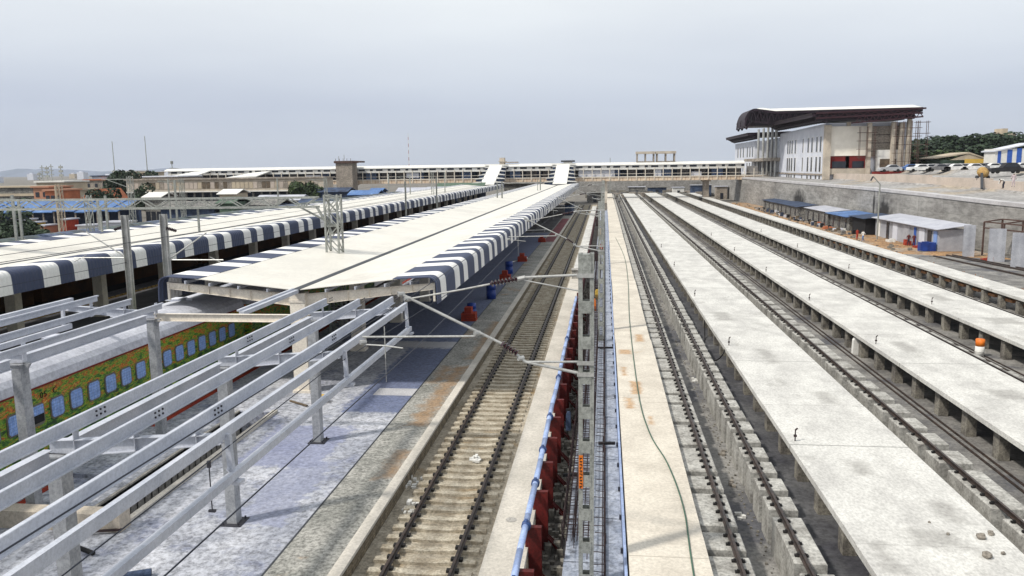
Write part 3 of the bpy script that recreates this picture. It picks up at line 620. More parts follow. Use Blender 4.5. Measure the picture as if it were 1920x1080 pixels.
# ================================================================== MASTS WITH CANTILEVERS
def insulator(b, p0, p1, r=.085, n=8, mi=0):
    p0, p1 = Vector(p0), Vector(p1)
    b.cyl(p0, p1, .03, 8, mi)
    for k in range(n):
        a = p0.lerp(p1, (k+.2)/n); c = p0.lerp(p1, (k+.75)/n); b.cyl(a, c, r, 10, mi, r2=r*.45)
def ohl_mast():
    y = 18.65; T_ = empty('overhead_line_mast', 'tall battened steel mast in the foreground with orange plate and long cantilever arms', 'mast', (-.42, y, -.3), 'overhead line masts along the track')
    b = MB()
    for x in (-.56, -.29): b.box(x-.05, x+.05, y-.11, y+.11, -.3, 8.1); 
    for x in (-.525, -.325): b.box(x-.012, x+.012, y-.10, y+.10, -.3, 8.1)
    z = -.2
    while z < 8: b.box(-.55, -.30, y-.125, y-.112, z, z+.30); b.box(-.55, -.30, y+.112, y+.125, z, z+.30); z += .86
    b.box(-.55, -.30, y-.126, y+.126, 7.7, 8.08)
    b.build('mast_body', K['mast'], T_)
    a = MB()
    a.tube([(-.6, y, 7.58), (-1.87, y, 7.52)], .03, 8); a.tube([(-.6, y, 7.62), (-.25, y, 7.62)], .02, 6)
    a.cyl((-1.87, y, 7.52), (-2.05, y, 7.48), .05, 8); a.tube([(-2.7, y, 7.36), (-3.4, y, 7.22), (-4.75, y, 6.98)], .022, 8)
    a.tube([(-4.99, y, 7.15), (-2.45, y, 5.90)], .035, 8); a.tube([(-2.10, y, 5.64), (-1.89, y, 5.46), (-.6, y, 5.2)], .038, 8)
    a.tube([(-.6, y, 5.48), (-1.89, y, 5.46)], .028, 8)
    a.tube([(-3.05, y, 6.08), (-5.91, y, 6.03)], .026, 8); a.tube([(-5.9, y, 5.84), (-5.4, y, 5.82), (-4.9, y, 5.76)], .02, 6)
    a.tube([(-5.35, y, 6.3), (-5.35, y, 5.5)], .014, 6); a.tube([(-5.35, y, 5.5), (-5.35, y, 4.9)], .006, 4)
    for q in ((-4.9, 7.1), (-4.75, 6.98), (-3.05, 6.15), (-5.9, 5.9), (-2.0, 5.55)): a.cyl((q[0]-.06, y-.05, q[1]), (q[0]+.06, y+.05, q[1]), .06, 8)
    a.tube([(-.6, y, 7.2), (-1.9, y, 7.45)], .018, 6)
    for z in (7.58, 5.2, 5.48): a.box(-.64, -.24, y-.14, y-.127, z-.05, z+.05)
    a.build('cantilever_arm', K['tube'], T_)
    b = MB(); insulator(b, (-2.05, y, 7.48), (-2.72, y, 7.36)); b.build('insulator', K['insul'], T_)
    b = MB(); insulator(b, (-2.08, y, 5.66), (-2.48, y, 5.92), .095, 6); b.build('insulator', K['insul'], T_)
    return T_, y
mast, my = ohl_mast()
second = []
for lab, yy in (('second steel mast along the red posts, its arm over the track in middle distance', 47), ('third steel mast standing far along the track', 80), ('farthest steel mast by the end of the track', 118)):
    copy_tree(mast, (-.18, yy, -.3), lab)
b = MB(); b.box(-.60, -.50, my-.14, my-.127, 2.35, 3.19); PL = b.build('number_plate', K['orange'], mast, label='narrow vertical orange plate with black characters')
b = MB()
for k in range(10):
    z = 3.12-k*.08; b.box(-.58, -.52, my-.146, my-.141, z-.012, z+.01); b.box(-.575+.02*(k % 3), -.56+.02*(k % 3), my-.146, my-.141, z-.045, z)
b.build('plate_lettering', K['black'], PL)
# wires
def wire(name, P, r, label, sag=0):
    b = MB(); b.tube(P, r, 5); o = b.build(name, K['wire']); tag(o, label, 'wire', 'overhead line wires'); return o
wire('overhead_wire', [(-4.8, 4, 5.75), (-4.6, 18.65, 5.76), (-4.9, 47, 5.76), (-4.6, 80, 5.76)], .012, 'lower dark contact wire over the track beside the platform')
wire('overhead_wire', [(-5.0, 4, 7.0), (-4.75, 18.65, 6.98), (-4.9, 47, 6.98)], .010, 'upper catenary wire held by the foreground mast arm')
wire('overhead_wire', [tuple(atz(110, 1085, 5.2)), tuple(atz(600, 703, 5.2)), (-6.1, 31.8, 5.2)], .011, 'dark cable running under the galvanised purlins to the canopy end')
for x, z, lab in ((-24.7, 5.6, 'lower wire over the dark track between the two canopies'), (-24.7, 6.9, 'upper wire over the dark track between the two canopies'), (-46.8, 6.6, 'wire above the row of dark roofed coaches'), (-19.1, 7.4, 'wire running above the left half of the near canopy roof')):
    wire('overhead_wire', [(x, 4, z), (x, 37, z-.1), (x, 84, z), (x, 130, z), (x, 200, z)], .012, lab)
T_ = empty('hanging_bracket', 'slim vertical strap with clamps hanging under the outer purlin in the foreground', 'bracket', (-7.3, 13.3, 3.4))
P0 = atz(392, 875, 4.3); MB().tube([P0, P0+Vector((0.0, 0, -.9))], .014, 6).cbox(P0.x, P0.y, P0.z-.02, .06, .06, .14).cbox(P0.x, P0.y, P0.z-.95, .14, .06, .05).build('strap', K['bolt'], T_)
# ================================================================== STEEL SKELETON OF THE CANOPY
def zpurlin(b, x, z, y0, y1, h=.22, flip=1, w=.07):
    b.box(x-.008, x+.008, y0, y1, z-h, z); b.box(min(x, x-flip*w), max(x, x-flip*w), y0, y1, z-.012, z+.004); b.box(min(x, x+flip*w), max(x, x+flip*w), y0, y1, z-h-.004, z-h+.012)
    b.box(x-flip*w-.006, x-flip*w+.006, y0, y1, z-.04, z-.012)
FR = [26.4, 19.8, 13.2]
SK = empty('steel_canopy_frame', 'unroofed galvanised steel canopy frame on two rows of posts in the left foreground', 'canopy frame', (-13.1, 5, .5))
for x, z in ((-9.7, 5.65), (-8.5, 5.64), (-7.3, 5.72)):
    b = MB(); zpurlin(b, x, z, 4, 26.7)
    for y in FR:
        for j in range(3):
            for i in range(2): b.cyl((x+.008, y+.55+.13*j, z-.06-.09*i), (x+.03, y+.55+.13*j, z-.06-.09*i), .022, 6, 1)
    b.build('purlin', [K['galv'], K['bolt']], SK)
for x, z in ((-15.87, 5.46), (-17.07, 5.6), (-18.35, 5.72)):
    b = MB(); zpurlin(b, x, z, 4, 26.7, flip=-1); b.build('purlin', K['galv'], SK)
b = MB(); b.box(-6.90, -6.80, 4, 26.7, 5.32, 5.52); b.build('eave_purlin', K['galv'], SK)
b = MB(); b.box(-6.77, -6.65, 4, 26.6, 4.55, 4.70); b.build('eave_purlin', K['galv'], SK)
b = MB(); b.box(-19.42, -19.28, 4, 26.7, 5.4, 5.62); b.build('eave_purlin', K['galv'], SK)
b = MB(); b.box(-19.5, -19.36, 4, 26.6, 4.5, 4.68); b.build('eave_purlin', K['galv'], SK)
for y in FR+[6.6]:
    for s in (1, -1):   # rafters cantilevering outwards from each column row
        xi = -10.3 if s > 0 else -16.0; xo = -6.9 if s > 0 else -19.4
        b = MB(); zi, zo = 5.18, 5.38
        for (ya, yb, dz0, dz1, dd0, dd1) in ((y-.08, y+.08, 0, .014, 0, .014), (y-.006, y+.006, -.32, 0, -.16, 0), (y-.08, y+.08, -.334, -.32, -.174, -.16)):
            b.add([(xi, ya, zi+dz0), (xo, ya, zo+dd0), (xo, yb, zo+dd0), (xi, yb, zi+dz0), (xi, ya, zi+dz1), (xo, ya, zo+dd1), (xo, yb, zo+dd1), (xi, yb, zi+dz1)],
                  [(3,2,1,0),(4,5,6,7),(0,1,5,4),(1,2,6,5),(2,3,7,6),(3,0,4,7)])
        for px_ in ((-9.7, -8.5, -7.3) if s > 0 else (-15.87, -17.07, -18.35)): b.box(px_-.06, px_-.045, y-.08, y+.08, zi-.2, 5.5)
        b.build('rafter', K['galv'], SK)
        h = MB(); xh = xo+.12*s
        h.beam((xh, y, 5.4), (xh+.03*s, y, 4.62), .10, .10); h.box(min(xh, xh+.2*s)-.02, max(xh, xh+.2*s)+.02, y-.1, y+.1, 4.46, 4.52); h.cyl((xh, y-.1, 4.75), (xh, y+.1, 4.75), .03, 6)
        h.build('hanger', K['galv'], SK)
MB().box(-16.0, -10.2, 26.394, 26.406, 4.86, 5.1).box(-16.0, -10.2, 26.33, 26.47, 5.1, 5.115).box(-16.0, -10.2, 26.33, 26.47, 4.845, 4.86).build('tie_beam', K['cream'], SK)
segs = [(-10.1, 20.1, 26.1), (-10.1, 13.5, 19.5), (-10.1, 4, 12.9), (-16.15, 20.1, 26.1), (-16.15, 13.5, 19.5), (-16.15, 4, 12.9)]
for x, a, c in segs:
    b = MB(); b.box(x-.008, x+.008, a, c, 4.84, 5.1); b.box(x-.09, x+.09, a, c, 5.1, 5.114); b.box(x-.09, x+.09, a, c, 4.826, 4.84); b.build('tie_beam', K['galv'], SK)
for y in FR:
    for x in (-10.15, -16.1):
        b = MB(); b.box(x-.14, x+.14, y-.16, y-.145, .52, 4.9); b.box(x-.14, x+.14, y+.145, y+.16, .52, 4.9); b.box(x-.008, x+.008, y-.145, y+.145, .52, 4.9)
        b.box(x+.132, x+.14, y-.145, y+.145, .52, 4.9); b.box(x-.14, x-.132, y-.145, y+.145, .52, 4.9)
        b.box(x-.18, x+.18, y-.2, y+.2, 4.9, 4.93); co_ = b.build('column', K['galvcol'], SK)
        MB().box(x-.3, x+.3, y-.3, y+.3, .505, .53).cyl((x-.22, y-.22, .53), (x-.22, y-.22, .6), .03, 6).cyl((x+.22, y-.22, .53), (x+.22, y-.22, .6), .03, 6).cyl((x-.22, y+.22, .53), (x-.22, y+.22, .6), .03, 6).cyl((x+.22, y+.22, .53), (x+.22, y+.22, .6), .03, 6).build('base_plate', K['bolt'], co_)
        MB().prism([(x-.34, 4.93), (x+.34, 4.93), (x+.16, 4.66), (x-.16, 4.66)], y-.05, y+.05).build('haunch', K['galvcol'], co_)
MB().box(-13.12, -12.92, 27.0, 32.2, 4.95, 5.1).box(-13.2, -13.1, 27.0, 32.2, 5.1, 5.16).build('valley_channel', K['galv'], SK)
# ================================================================== FINISHED CANOPIES
def bull(xe, s, top, bot):   # rounded eave profile from flat roof down to hanging edge
    pr = [(xe-s*1.9, top-.082), (xe-s*.45, top)]
    for k in range(1, 7):
        a = math.pi/2*k/6; pr.append((xe-s*.4+s*.38*math.sin(a), top-.34+.34*math.cos(a)))
    pr += [(xe+s*.0, top-.6), (xe+s*.02, bot)]
    return pr
def canopy(cx, y0, y1, label, ys, name='platform_canopy'):
    T_ = empty(name, label, 'canopy', (cx, y0, .5), 'striped canopies over the platforms')
    V, E, B = 5.06, 5.62, 4.5
    xr, xl = cx+6.15, cx-6.25
    for s, xe, mm in ((1, xr, 'roof'), (-1, xl, 'roof')):
        MB().sheet([(cx+s*.18, V+.02), (xe-s*1.7, E-.07)], y0-.35, y1, .025).build('roof_sheet', K['roof'], T_)
        MB().sheet(bull(xe, s, E+.012, B), y0-.35, y1, .03).build('fascia', K['fascia'], T_)
    MB().box(cx-.17, cx+.17, y0-.5, y1, V-.1, V+.035).build('gutter', K['gutter'], T_)
    for s in (1, -1):
        for q in (1.3, 2.6, 3.9, 5.0):
            x = cx+s*q; z = V+(E-V)*q/6.1-.05
            MB().box(x-.03, x+.03, y0-.33, y1-.1, z-.17, z-.03).box(x+.03, x+.10, y0-.33, y1-.1, z-.045, z-.03).build('purlin', K['galv'], T_)
    rest = MB(); restc = MB()
    for i, y in enumerate(ys):
        for s in (1, -1):
            b = MB(); x0 = cx+s*.3; x1 = cx+s*5.95; z0, z1 = V-.22, E-.28
            for (w, a0, a1, c0, c1) in ((.11, -.015, 0, -.015, 0), (.008, -.50, -.015, -.26, -.015), (.11, -.515, -.50, -.275, -.26)):
                b.add([(x0, y-w, z0+a0), (x1, y-w, z1+c0), (x1, y+w, z1+c0), (x0, y+w, z0+a0), (x0, y-w, z0+a1), (x1, y-w, z1+c1), (x1, y+w, z1+c1), (x0, y+w, z0+a1)],
                      [(3,2,1,0),(4,5,6,7),(0,1,5,4),(1,2,6,5),(2,3,7,6),(3,0,4,7)])
            for q in range(1, 6):
                f = q/6; x = x0+(x1-x0)*f; zt = z0+(z1-z0)*f; b.box(x-.008, x+.008, y-.10, y+.10, zt-(.5-.24*f), zt-.015)
            b.beam((x1, y, z1), (x1, y, B+.05), .09, .09)
            b.build('rafter', K['cream'], T_)
        c = MB(); c.box(cx-.33, cx+.33, y-.28, y+.28, .5, 4.9); c.box(cx-.4, cx+.4, y-.34, y+.34, .5, .62); c.box(cx-.36, cx+.36, y-.31, y+.31, 4.5, 4.62)
        c.build('column', K['cream'], T_)
    return T_
canopy(-13.1, 32.7, 222, 'striped butterfly canopy in the centre, its open steel end facing the camera', [32.7+8*k for k in range(24)])
canopy(-33.95, 6, 222, 'long striped canopy on the far left platform', [9.8+8*k for k in range(26)])
for k in range(9):
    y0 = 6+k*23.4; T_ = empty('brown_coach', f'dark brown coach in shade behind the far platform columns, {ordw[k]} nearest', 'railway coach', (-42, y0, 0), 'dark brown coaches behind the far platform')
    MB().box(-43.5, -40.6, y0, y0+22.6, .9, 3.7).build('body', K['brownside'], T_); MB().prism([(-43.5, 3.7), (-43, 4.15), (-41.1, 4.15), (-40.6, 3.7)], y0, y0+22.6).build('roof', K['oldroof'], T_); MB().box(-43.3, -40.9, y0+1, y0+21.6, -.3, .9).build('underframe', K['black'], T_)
T_ = empty('guard_rail', 'long yellow dashed guard line along the dark far platform', 'guard rail', (-37, 6, .5))
b = MB()
for k in range(180): b.box(-36.6, -36.5, 8+k*.6, 8.38+k*.6, .9, 1.0)
b.box(-36.58, -36.52, 8, 116, .86, .9); b.build('dashes', K['yellowline'], T_)
# floor under second canopy, the canopy shade put into its dark colour
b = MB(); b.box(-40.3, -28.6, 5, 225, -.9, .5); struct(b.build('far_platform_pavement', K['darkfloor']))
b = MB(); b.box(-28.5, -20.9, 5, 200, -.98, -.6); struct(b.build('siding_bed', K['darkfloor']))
T_ = empty('siding_track', 'dark track lying between the coach and the far striped canopy', 'railway track', (-25, 5, -.6))
for x in (-25.6, -23.9): rail_mb(x, 5, 200, -.3).build('rail', K['rail'], T_)
b = MB(); 
for k in range(250): b.box(-26.1, -23.4, 10+k*.65, 10.25+k*.65, -.6, -.47)
b.build('sleeper', K['sleeper'], T_, kind='stuff')
# ================================================================== COACHES
def coach(xc, y0, ln, label, windows=True):
    T_ = empty('railway_coach', label, 'railway coach', (xc, y0, 0), 'painted coaches at the platform')
    w = 1.53; y1 = y0+ln
    MB().box(xc-w, xc+w, y0, y1, 1.15, 3.55).build('body', K['mural'], T_)
    pr = [(xc-w-.02, 3.55)]
    for k in range(13):
        a = math.pi*(k/12); pr.append((xc-math.cos(a)*(w+.02), 3.58+.72*math.sin(a)**.8))
    pr.append((xc+w+.02, 3.55))
    MB().prism(pr, y0, y1).build('roof', K['coachroof'], T_)
    MB().box(xc+w-.0, xc+w+.035, y0, y1, 3.5, 3.56).box(xc-w-.035, xc-w, y0, y1, 3.5, 3.56).build('gutter_line', K['redline'], T_)
    MB().box(xc-w+.1, xc+w-.1, y0+.2, y1-.2, .75, 1.15).build('underframe', K['black'], T_)
    for yb in (y0+3, y1-3):
        b = MB()
        for d in (-1.2, 1.2):
            for s in (-1, 1): b.cyl((xc+s*.8, yb+d, .45), (xc+s*.93, yb+d, .45), .45, 14)
        b.box(xc-1.1, xc+1.1, yb-1.8, yb+1.8, .45, .75); b.build('bogie', K['black'], T_)
    k = 0; y = y0+1.35
    while y < y1-1.2:
        if windows:
            f = MB(); x = xc+w
            f.prismx([(y-.33, 2.42), (y-.24, 2.33), (y+.24, 2.33), (y+.33, 2.42), (y+.33, 2.93), (y+.24, 3.02), (y-.24, 3.02), (y-.33, 2.93)], x, x+.03); fr = f.build('window', K['rim'], T_)
            pr = []
            g = MB(); 
            if k == 6: g.box(x+.031, x+.042, y-.28, y+.28, 2.68, 2.97); 
            else: g.prismx([(y-.28, 2.45), (y-.21, 2.38), (y+.21, 2.38), (y+.28, 2.45), (y+.28, 2.9), (y+.21, 2.97), (y-.21, 2.97), (y-.28, 2.9)], x+.031, x+.042)
            g.build('shutter', K['shutter'], fr)
            if k == 6: MB().box(x+.031, x+.04, y-.28, y+.28, 2.42, 2.68).build('pane', K['black'], fr)
        y += .94; k += 1
    for q in range(int(ln/4)):
        yy = y0+2.6+q*4.1
        b = MB(); b.cbox(xc-.35, yy, 4.26, .5, .45, .10); b.cbox(xc-.35, yy, 4.36, .6, .55, .03); b.cbox(xc-.35-.5, yy, 4.27, .3, .05, .12); b.cbox(xc+.18, yy, 4.27, .3, .05, .12); b.build('roof_vent', K['whiteblue'], T_)
    return T_
c1 = coach(-19.1, 15.1, 21.6, 'painted green and orange coach with blue shutters, partly under the canopy')
coach(-19.1, 37.4, 21.6, 'second painted coach, hidden in shade under the canopy', False)
coach(-19.1, -7, 21.4, 'nearest painted coach, only its far end in view at left edge')
tx = bpy.data.curves.new('coach_number', 'FONT'); tx.body = '05  C'; tx.size = .27; tx.extrude = .004; tx.space_character = 1.3
to = bpy.data.objects.new('coach_number', tx); COL.objects.link(to); to.parent = c1; to.rotation_euler = (math.pi/2, 0, math.pi/2)
to.location = Vector((-17.55, 22.3, 3.15))-ORG[c1.name]; tx.materials.append(K['black'])
tm = bpy.data.meshes.new_from_object(to.evaluated_get(bpy.context.evaluated_depsgraph_get())); loc_, rot_ = to.location.copy(), to.rotation_euler.copy()
bpy.data.objects.remove(to); to = bpy.data.objects.new('coach_number', tm); COL.objects.link(to); to.parent = c1; to.location = loc_; to.rotation_euler = rot_; to['label'] = 'black coach number high on the painted side'
T_ = empty('coach_track', 'track under the painted coaches', 'railway track', (-19.1, 5, 0))
for x in (-19.95, -18.25): rail_mb(x, 5, 200, 0.0).build('rail', K['rail'], T_)
b = MB(); b.box(-20.85, -17.3, 5, 200, -.98, -.16); struct(b.build('coach_track_bed', K['darkfloor']))
# ================================================================== PLATFORM CLUTTER
def crate_pile(x, y, label, m='redpaint', n=5):
    T_ = empty('brick_stack', label, 'stack', (x, y, .5), 'piles on the platform')
    b = MB(); b.box(x-.45, x+.45, y-.4, y+.4, .5, 1.0); b.box(x-.25, x+.2, y-.3, y+.3, 1.0, 1.35); b.box(x+.2, x+.5, y-.35, y+.2, .5, .7)
    for k in range(3): b.box(x-.46, x+.46, y-.41, y+.41, .6+k*.13, .615+k*.13, 1)
    b.build('bricks', [K[m], K['maroon']], T_); return T_
crate_pile(-8.58, 49.4, 'nearest red brick stack with a blue cap on the platform')
MB_ = crate_pile(-8.5, 67.5, 'orange red block stack behind the insulator, second along platform')
crate_pile(-8.45, 81.5, 'dark red block stack beside a pale board, far along platform')
crate_pile(-8.1, 103, 'small red block stack farthest along the platform')
drum(-8.6, 50.5, .5, 'blue drum standing behind the nearest red brick stack', ('bluedrum', 'bluedrum'), .3, .9)
drum(-8.35, 57.8, .5, 'tall blue drum alone beside the platform strip', ('bluedrum', 'bluedrum'), .36, 1.15)
drum(-8.7, 72, .5, 'teal blue drum behind the orange block stack', ('bluedrum', 'bluedrum'), .36, 1.1)
T_ = empty('site_shed', 'dark navy site shed at the far end of the platform strip', 'shed', (-6.9, 165, .5))
MB().box(-7.9, -6.5, 160, 172, .5, 2.6).build('walls', K['tarpdark'], T_); MB().box(-8.0, -6.4, 159.8, 172.2, 2.6, 2.75).build('roof', K['black'], T_)
tag(MB().box(-8.9, -8.2, 84, 84.6, .51, .6).beam((-9.6, 80, .56), (-8.2, 84, .56), .2, .06).build('pale_board', K['white']), 'pale board lying beside the dark red block stack', 'board')
tag(MB().box(-12.0, -11.55, 30.9, 31.3, .5, .8).build('orange_box', K['yellow']), 'small orange box at the foot of the galvanised post', 'box')
tag(MB().beam((-12.2, 118, .8), (-8.6, 120, .8), .12, .12).beam((-11.8, 119, .5), (-11.8, 119, .8), .1, .1).beam((-9, 120, .5), (-9, 120, .8), .1, .1).build('trestle', K['white']), 'white pole lying on a low trestle far along the platform', 'trestle')
for i, (px, py, w) in enumerate(((893, 860, .35), (775, 898, .45), (768, 945, .4))):
    p = atz(px, py, .14); b = MB()
    for k in range(14): b.cbox(p.x+random.uniform(-w, w)*.5, p.y+random.uniform(-w, w), .0 if i else .12, random.uniform(.05, .16), random.uniform(.05, .18), random.uniform(.03, .1))
    tag(b.build('litter_heap', K['white']), ['crumpled white plastic lying between the rails', 'pale grey plastic heap by the left rail', 'folded white sheets left of the near rail'][i], 'litter')
p = atz(783, 845, .3); tag(MB().tube([p+Vector((0, -.3, .15)), p, p+Vector((-.05, .45, -.1))], .06, 8).build('green_bottle', K['green']), 'green plastic pipe piece leaning on the brick edge', 'pipe')
tag(MB().cyl((-2.6, 21.2, .22), (-2.6, 21.2, .228), .16, 16).build('cover_plate', K['conc']), 'round grey cover set in the pale apron', 'cover')
p = atz(250, 1075, .6); tag(MB().cyl(p+Vector((-.5, -.3, 0)), p+Vector((.4, .1, 0)), .09, 10).build('black_pipe', K['tarpdark']), 'short dark blue pipe lying at the bottom edge', 'pipe')
p = atz(160, 1035, .6); tag(MB().cyl(p+Vector((-.3, .2, 0)), p+Vector((.25, -.05, 0)), .06, 10).build('black_pipe', K['black']), 'short black pipe lying by the stair end wall', 'pipe')
# ================================================================== LATTICE PORTAL AND GANTRY MASTS
def lattice(b, x, y, z0, z1, w=.55, sp=.6, r=.03, w2=None):
    for sx in (-1, 1):
        for sy in (-1, 1): b.beam((x+sx*w/2, y+sy*w/2, z0), (x+sx*w/2, y+sy*w/2, z1), r*2, r*2)
    z = z0; k = 0
    while z < z1-.1:
        zt = min(z+sp, z1)
        for s in (-1, 1):
            a, c = (-1, 1) if k % 2 else (1, -1)
            b.beam((x+a*w/2, y+s*w/2, z), (x+c*w/2, y+s*w/2, zt), r, r); b.beam((x+s*w/2, y+a*w/2, z), (x+s*w/2, y+c*w/2, zt), r, r)
            b.beam((x-w/2, y+s*w/2, z), (x+w/2, y+s*w/2, z), r, r)
        z = zt; k += 1
def truss(b, x0, x1, y, z0, z1, w=.5, sp=.9, r=.055):
    for yy in (y-w/2, y+w/2):
        for z in (z0, z1): b.beam((x0, yy, z), (x1, yy, z), r*2, r*2)
    n = int(abs(x1-x0)/sp)
    for k in range(n):
        xa, xb = x0+(x1-x0)*k/n, x0+(x1-x0)*(k+1)/n
        za, zb = (z0, z1) if k % 2 else (z1, z0)
        for yy in (y-w/2, y+w/2): b.beam((xa, yy, za), (xb, yy, zb), r, r)
        b.beam((xa, y-w/2, z1), (xa, y+w/2, z1), r, r)
PG = empty('lattice_portal', 'steel lattice portal beam crossing above the far canopy, tower rising through the near canopy roof', 'portal', (-15.6, 45, .5))
b = MB(); lattice(b, -15.7, 45, .5, 8.7, .75, .8, .05); TW = b.build('tower', K['mast'], PG)
b = MB(); truss(b, -16.6, -62, 45, 8.0, 8.55); b.beam((-16.6, 44.8, 8.0), (-15.7, 44.8, 6.4), .12, .12); b.beam((-17.8, 45.2, 8.0), (-15.7, 45.2, 6.9), .1, .1); b.beam((-16.2, 44.8, 8.6), (-15.3, 44.8, 7.6), .08, .08); b.build('beam', K['mast'], PG)
b = MB(); lattice(b, -52, 45, -.9, 8.7, .6, .8, .03); b.build('tower', K['mast'], PG)
for x in (-24, -30.2, -37, -44): MB().box(x-.05, x+.05, 44.95, 45.05, 6.6, 8.0).build('drop_post', K['mast'], PG)
# pairs of simple masts with cantilevers
def pole(x, y, label, z0=.5, z1=8.3, arm=True, s=1, w=.28):
    T_ = empty('catenary_pole', label, 'pole', (x, y, z0), 'catenary poles in the yard')
    b = MB(); b.box(x-w/2, x-w/2+.02, y-w/2, y+w/2, z0, z1); b.box(x+w/2-.02, x+w/2, y-w/2, y+w/2, z0, z1); b.box(x-w/2, x+w/2, y-.02, y+.02, z0, z1)
    b.build('shaft', K['tube' if w > .2 else 'mast'], T_)
    if arm:
        a = MB(); a.tube([(x, y, 5.7), (x+s*2.2, y, 7.1)], .035, 6); a.tube([(x+s*.1, y, 5.75), (x+s*3.0, y, 5.75)], .03, 6); a.tube([(x+s*2.3, y, 5.9), (x+s*3.0, y, 5.55)], .02, 6)
        a.build('arm', K['tube'], T_)
        i_ = MB(); insulator(i_, (x+s*.15, y, 7.35), (x+s*.65, y, 7.2), .09, 6); i_.build('insulator', K['insul'], T_)
    return T_
pole(-21.9, 37.6, 'thick grey pole with diagonal arm in front of the striped canopy', s=1, z1=8.05)
pole(-24.6, 38.6, 'thick grey pole left of its twin, before the striped canopy', s=-1, z1=7.95)
pole(-21.2, 100, 'slim dark pole rising between the two canopies', arm=False, z1=9, w=.16); pole(-21.2, 84, 'slim dark pole nearer between the two canopies', arm=False, z1=8.8, w=.16)
q1 = at(941, 340, 125); q2 = at(932, 340, 125)
pole(q1.x, 125, 'thin dark pole standing through the near canopy roof', arm=False, z1=q1.z, w=.2); pole(q2.x, 125, 'second thin dark pole paired with it on the canopy roof', arm=False, z1=q1.z-.3, w=.2)
q1 = at(1013, 332, 175); pole(q1.x, 175, 'farthest thin pole on the near canopy roof', arm=False, z1=q1.z, w=.2)
q1 = at(1008, 336, 172); pole(q1.x, 172, 'slimmer twin of the farthest canopy pole', arm=False, z1=q1.z, w=.12)
for i, (px, y, zt) in enumerate(((165, 60, 8.4), (183, 62, 8.0), (107, 70, 9.0), (113, 70, 9.2), (24, 55, 8.6), (35, 58, 8.2), (247, 75, 9.8), (198, 68, 8.1), (330, 80, 9.3), (343, 90, 9.4), (318, 110, 9.2), (522, 120, 9.0), (612, 125, 9), (730, 150, 9.2), (770, 150, 9.0), (812, 150, 9.5), (835, 160, 9.4))):
    p = at(px, 380, y); b = MB()
    T_ = empty('yard_mast', f'slender lattice mast in the yard, {ordw[i]} from the left' if i < 20 else '', 'mast', (p.x, y, -.9), 'slender masts standing in the rail yard')
    if i % 3 == 0: lattice(b, p.x, y, -.9, zt, .4, .8, .025)
    else: b.box(p.x-.1, p.x+.1, y-.06, y+.06, -.9, zt)
    b.build('shaft', K['tan' if i in (2, 3) else 'mast'], T_)
    if i in (4, 6, 9, 12, 14): MB().beam((p.x, y, zt-.3), (p.x-3, y, zt-.3), .08, .08).beam((p.x, y, zt-1.2), (p.x-2.5, y, zt-.3), .05, .05).build('arm', K['mast'], T_)
# tag order words by real left-to-right order
ms = sorted([o for o in COL.objects if o.name.startswith('yard_mast')], key=lambda o: o.location.x/o.location.y)
for i, o in enumerate(ms): o['label'] = f'slender steel mast in the left rail yard, {ordw[i]} from the left'
# ================================================================== COACHES BEYOND (old dark roofs)
xc = -46.8
for i in range(6):
    y0 = 38+i*23.5
    T_ = empty('parked_coach', f'dark roofed coach parked beyond the far canopy, {ordw[i]} nearest of the row', 'railway coach', (xc, y0, 0), 'dark roofed coaches in a row')
    pr = [(xc-1.6, 3.9)]+[(xc-math.cos(math.pi*k/10)*1.6, 4.0+1.15*math.sin(math.pi*k/10)**.75) for k in range(11)]+[(xc+1.6, 3.9)]
    MB().prism(pr, y0, y0+22.6).build('roof', K['oldroof'], T_); MB().box(xc-1.55, xc+1.55, y0, y0+22.6, .6, 3.9).build('body', K['tarpdark'], T_)
    b = MB()
    for q in range(8): b.prism([(a*1.02+xc-xc*1.02 if False else a, z+.02) for a, z in pr], y0+1.5+q*2.7, y0+1.62+q*2.7)
    b.build('roof_rib', K['pillar'], T_)
# ================================================================== FOOTBRIDGE
FB = empty('footbridge', 'long white roofed footbridge with square openings crossing every track and platform', 'footbridge', (-40, 250, 5.6))
X0, X1 = -141, 49.5
MB().box(X0, X1, 247, 253, 5.65, 6.75).build('girder', K['girder'], FB)
pr = [(246.6, 10.35)]+[(250-math.cos(math.pi*k/10)*3.45, 10.42+.85*math.sin(math.pi*k/10)) for k in range(11)]+[(253.4, 10.35)]
MB().prismx(pr, X0-1, X1-8).build('roof', K['white'], FB)
b = MB(); b.box(X0, X1-8, 246.9, 247.0, 9.05, 9.62)
x = X1-9; wins = []
while x > X0+1:
    for (g, w) in ((1.65, 2.1), (1.0, .95)):
        b.box(x-g, x, 246.9, 247.0, 9.62, 10.36); x -= g; wins.append((x-w, x)); x -= w
b.build('fascia', K['white'], FB)
MB().box(X0+.5, X1-8, 247.3, 247.4, 9.62, 10.3).build('opening_backing', K['glassdark'], FB)
for k in range(36): MB().box(X0+2+k*5.2, X0+2+k*5.2+3.4, 252.7, 252.8, 6.75, 9.6).build('back_panel', K['under' if k % 3 else 'shutter'], FB)
MB().box(X0, X1-8, 252.85, 252.9, 6.75, 10.3).build('back_screen', K['tarpdark'], FB)
k = 0; x = X0+1; r = MB()
while x < X1:
    MB().box(x-.11, x+.11, 246.75, 246.95, 5.9, 9.6 if x < X1-9 else 9.0).build('post', K['cream'], FB); x += 2.67 if x > -110 else 2.67
MB().box(X0, X1, 246.8, 246.9, 7.75, 7.85).box(X0, X1, 246.8, 246.9, 6.75, 7.0).build('handrail', K['cream'], FB)
for a, c, z0, z1 in ((-8, 3, 7.0, 9.3), (15, 17, 7.0, 9.6), (-62, -58, 7.4, 8.9), (-95, -90, 7.4, 8.6), (26, 29, 7, 8.2)): MB().box(a, c, 247.5, 247.6, z0, z1).build('inner_panel', K['whiteblue'], FB)
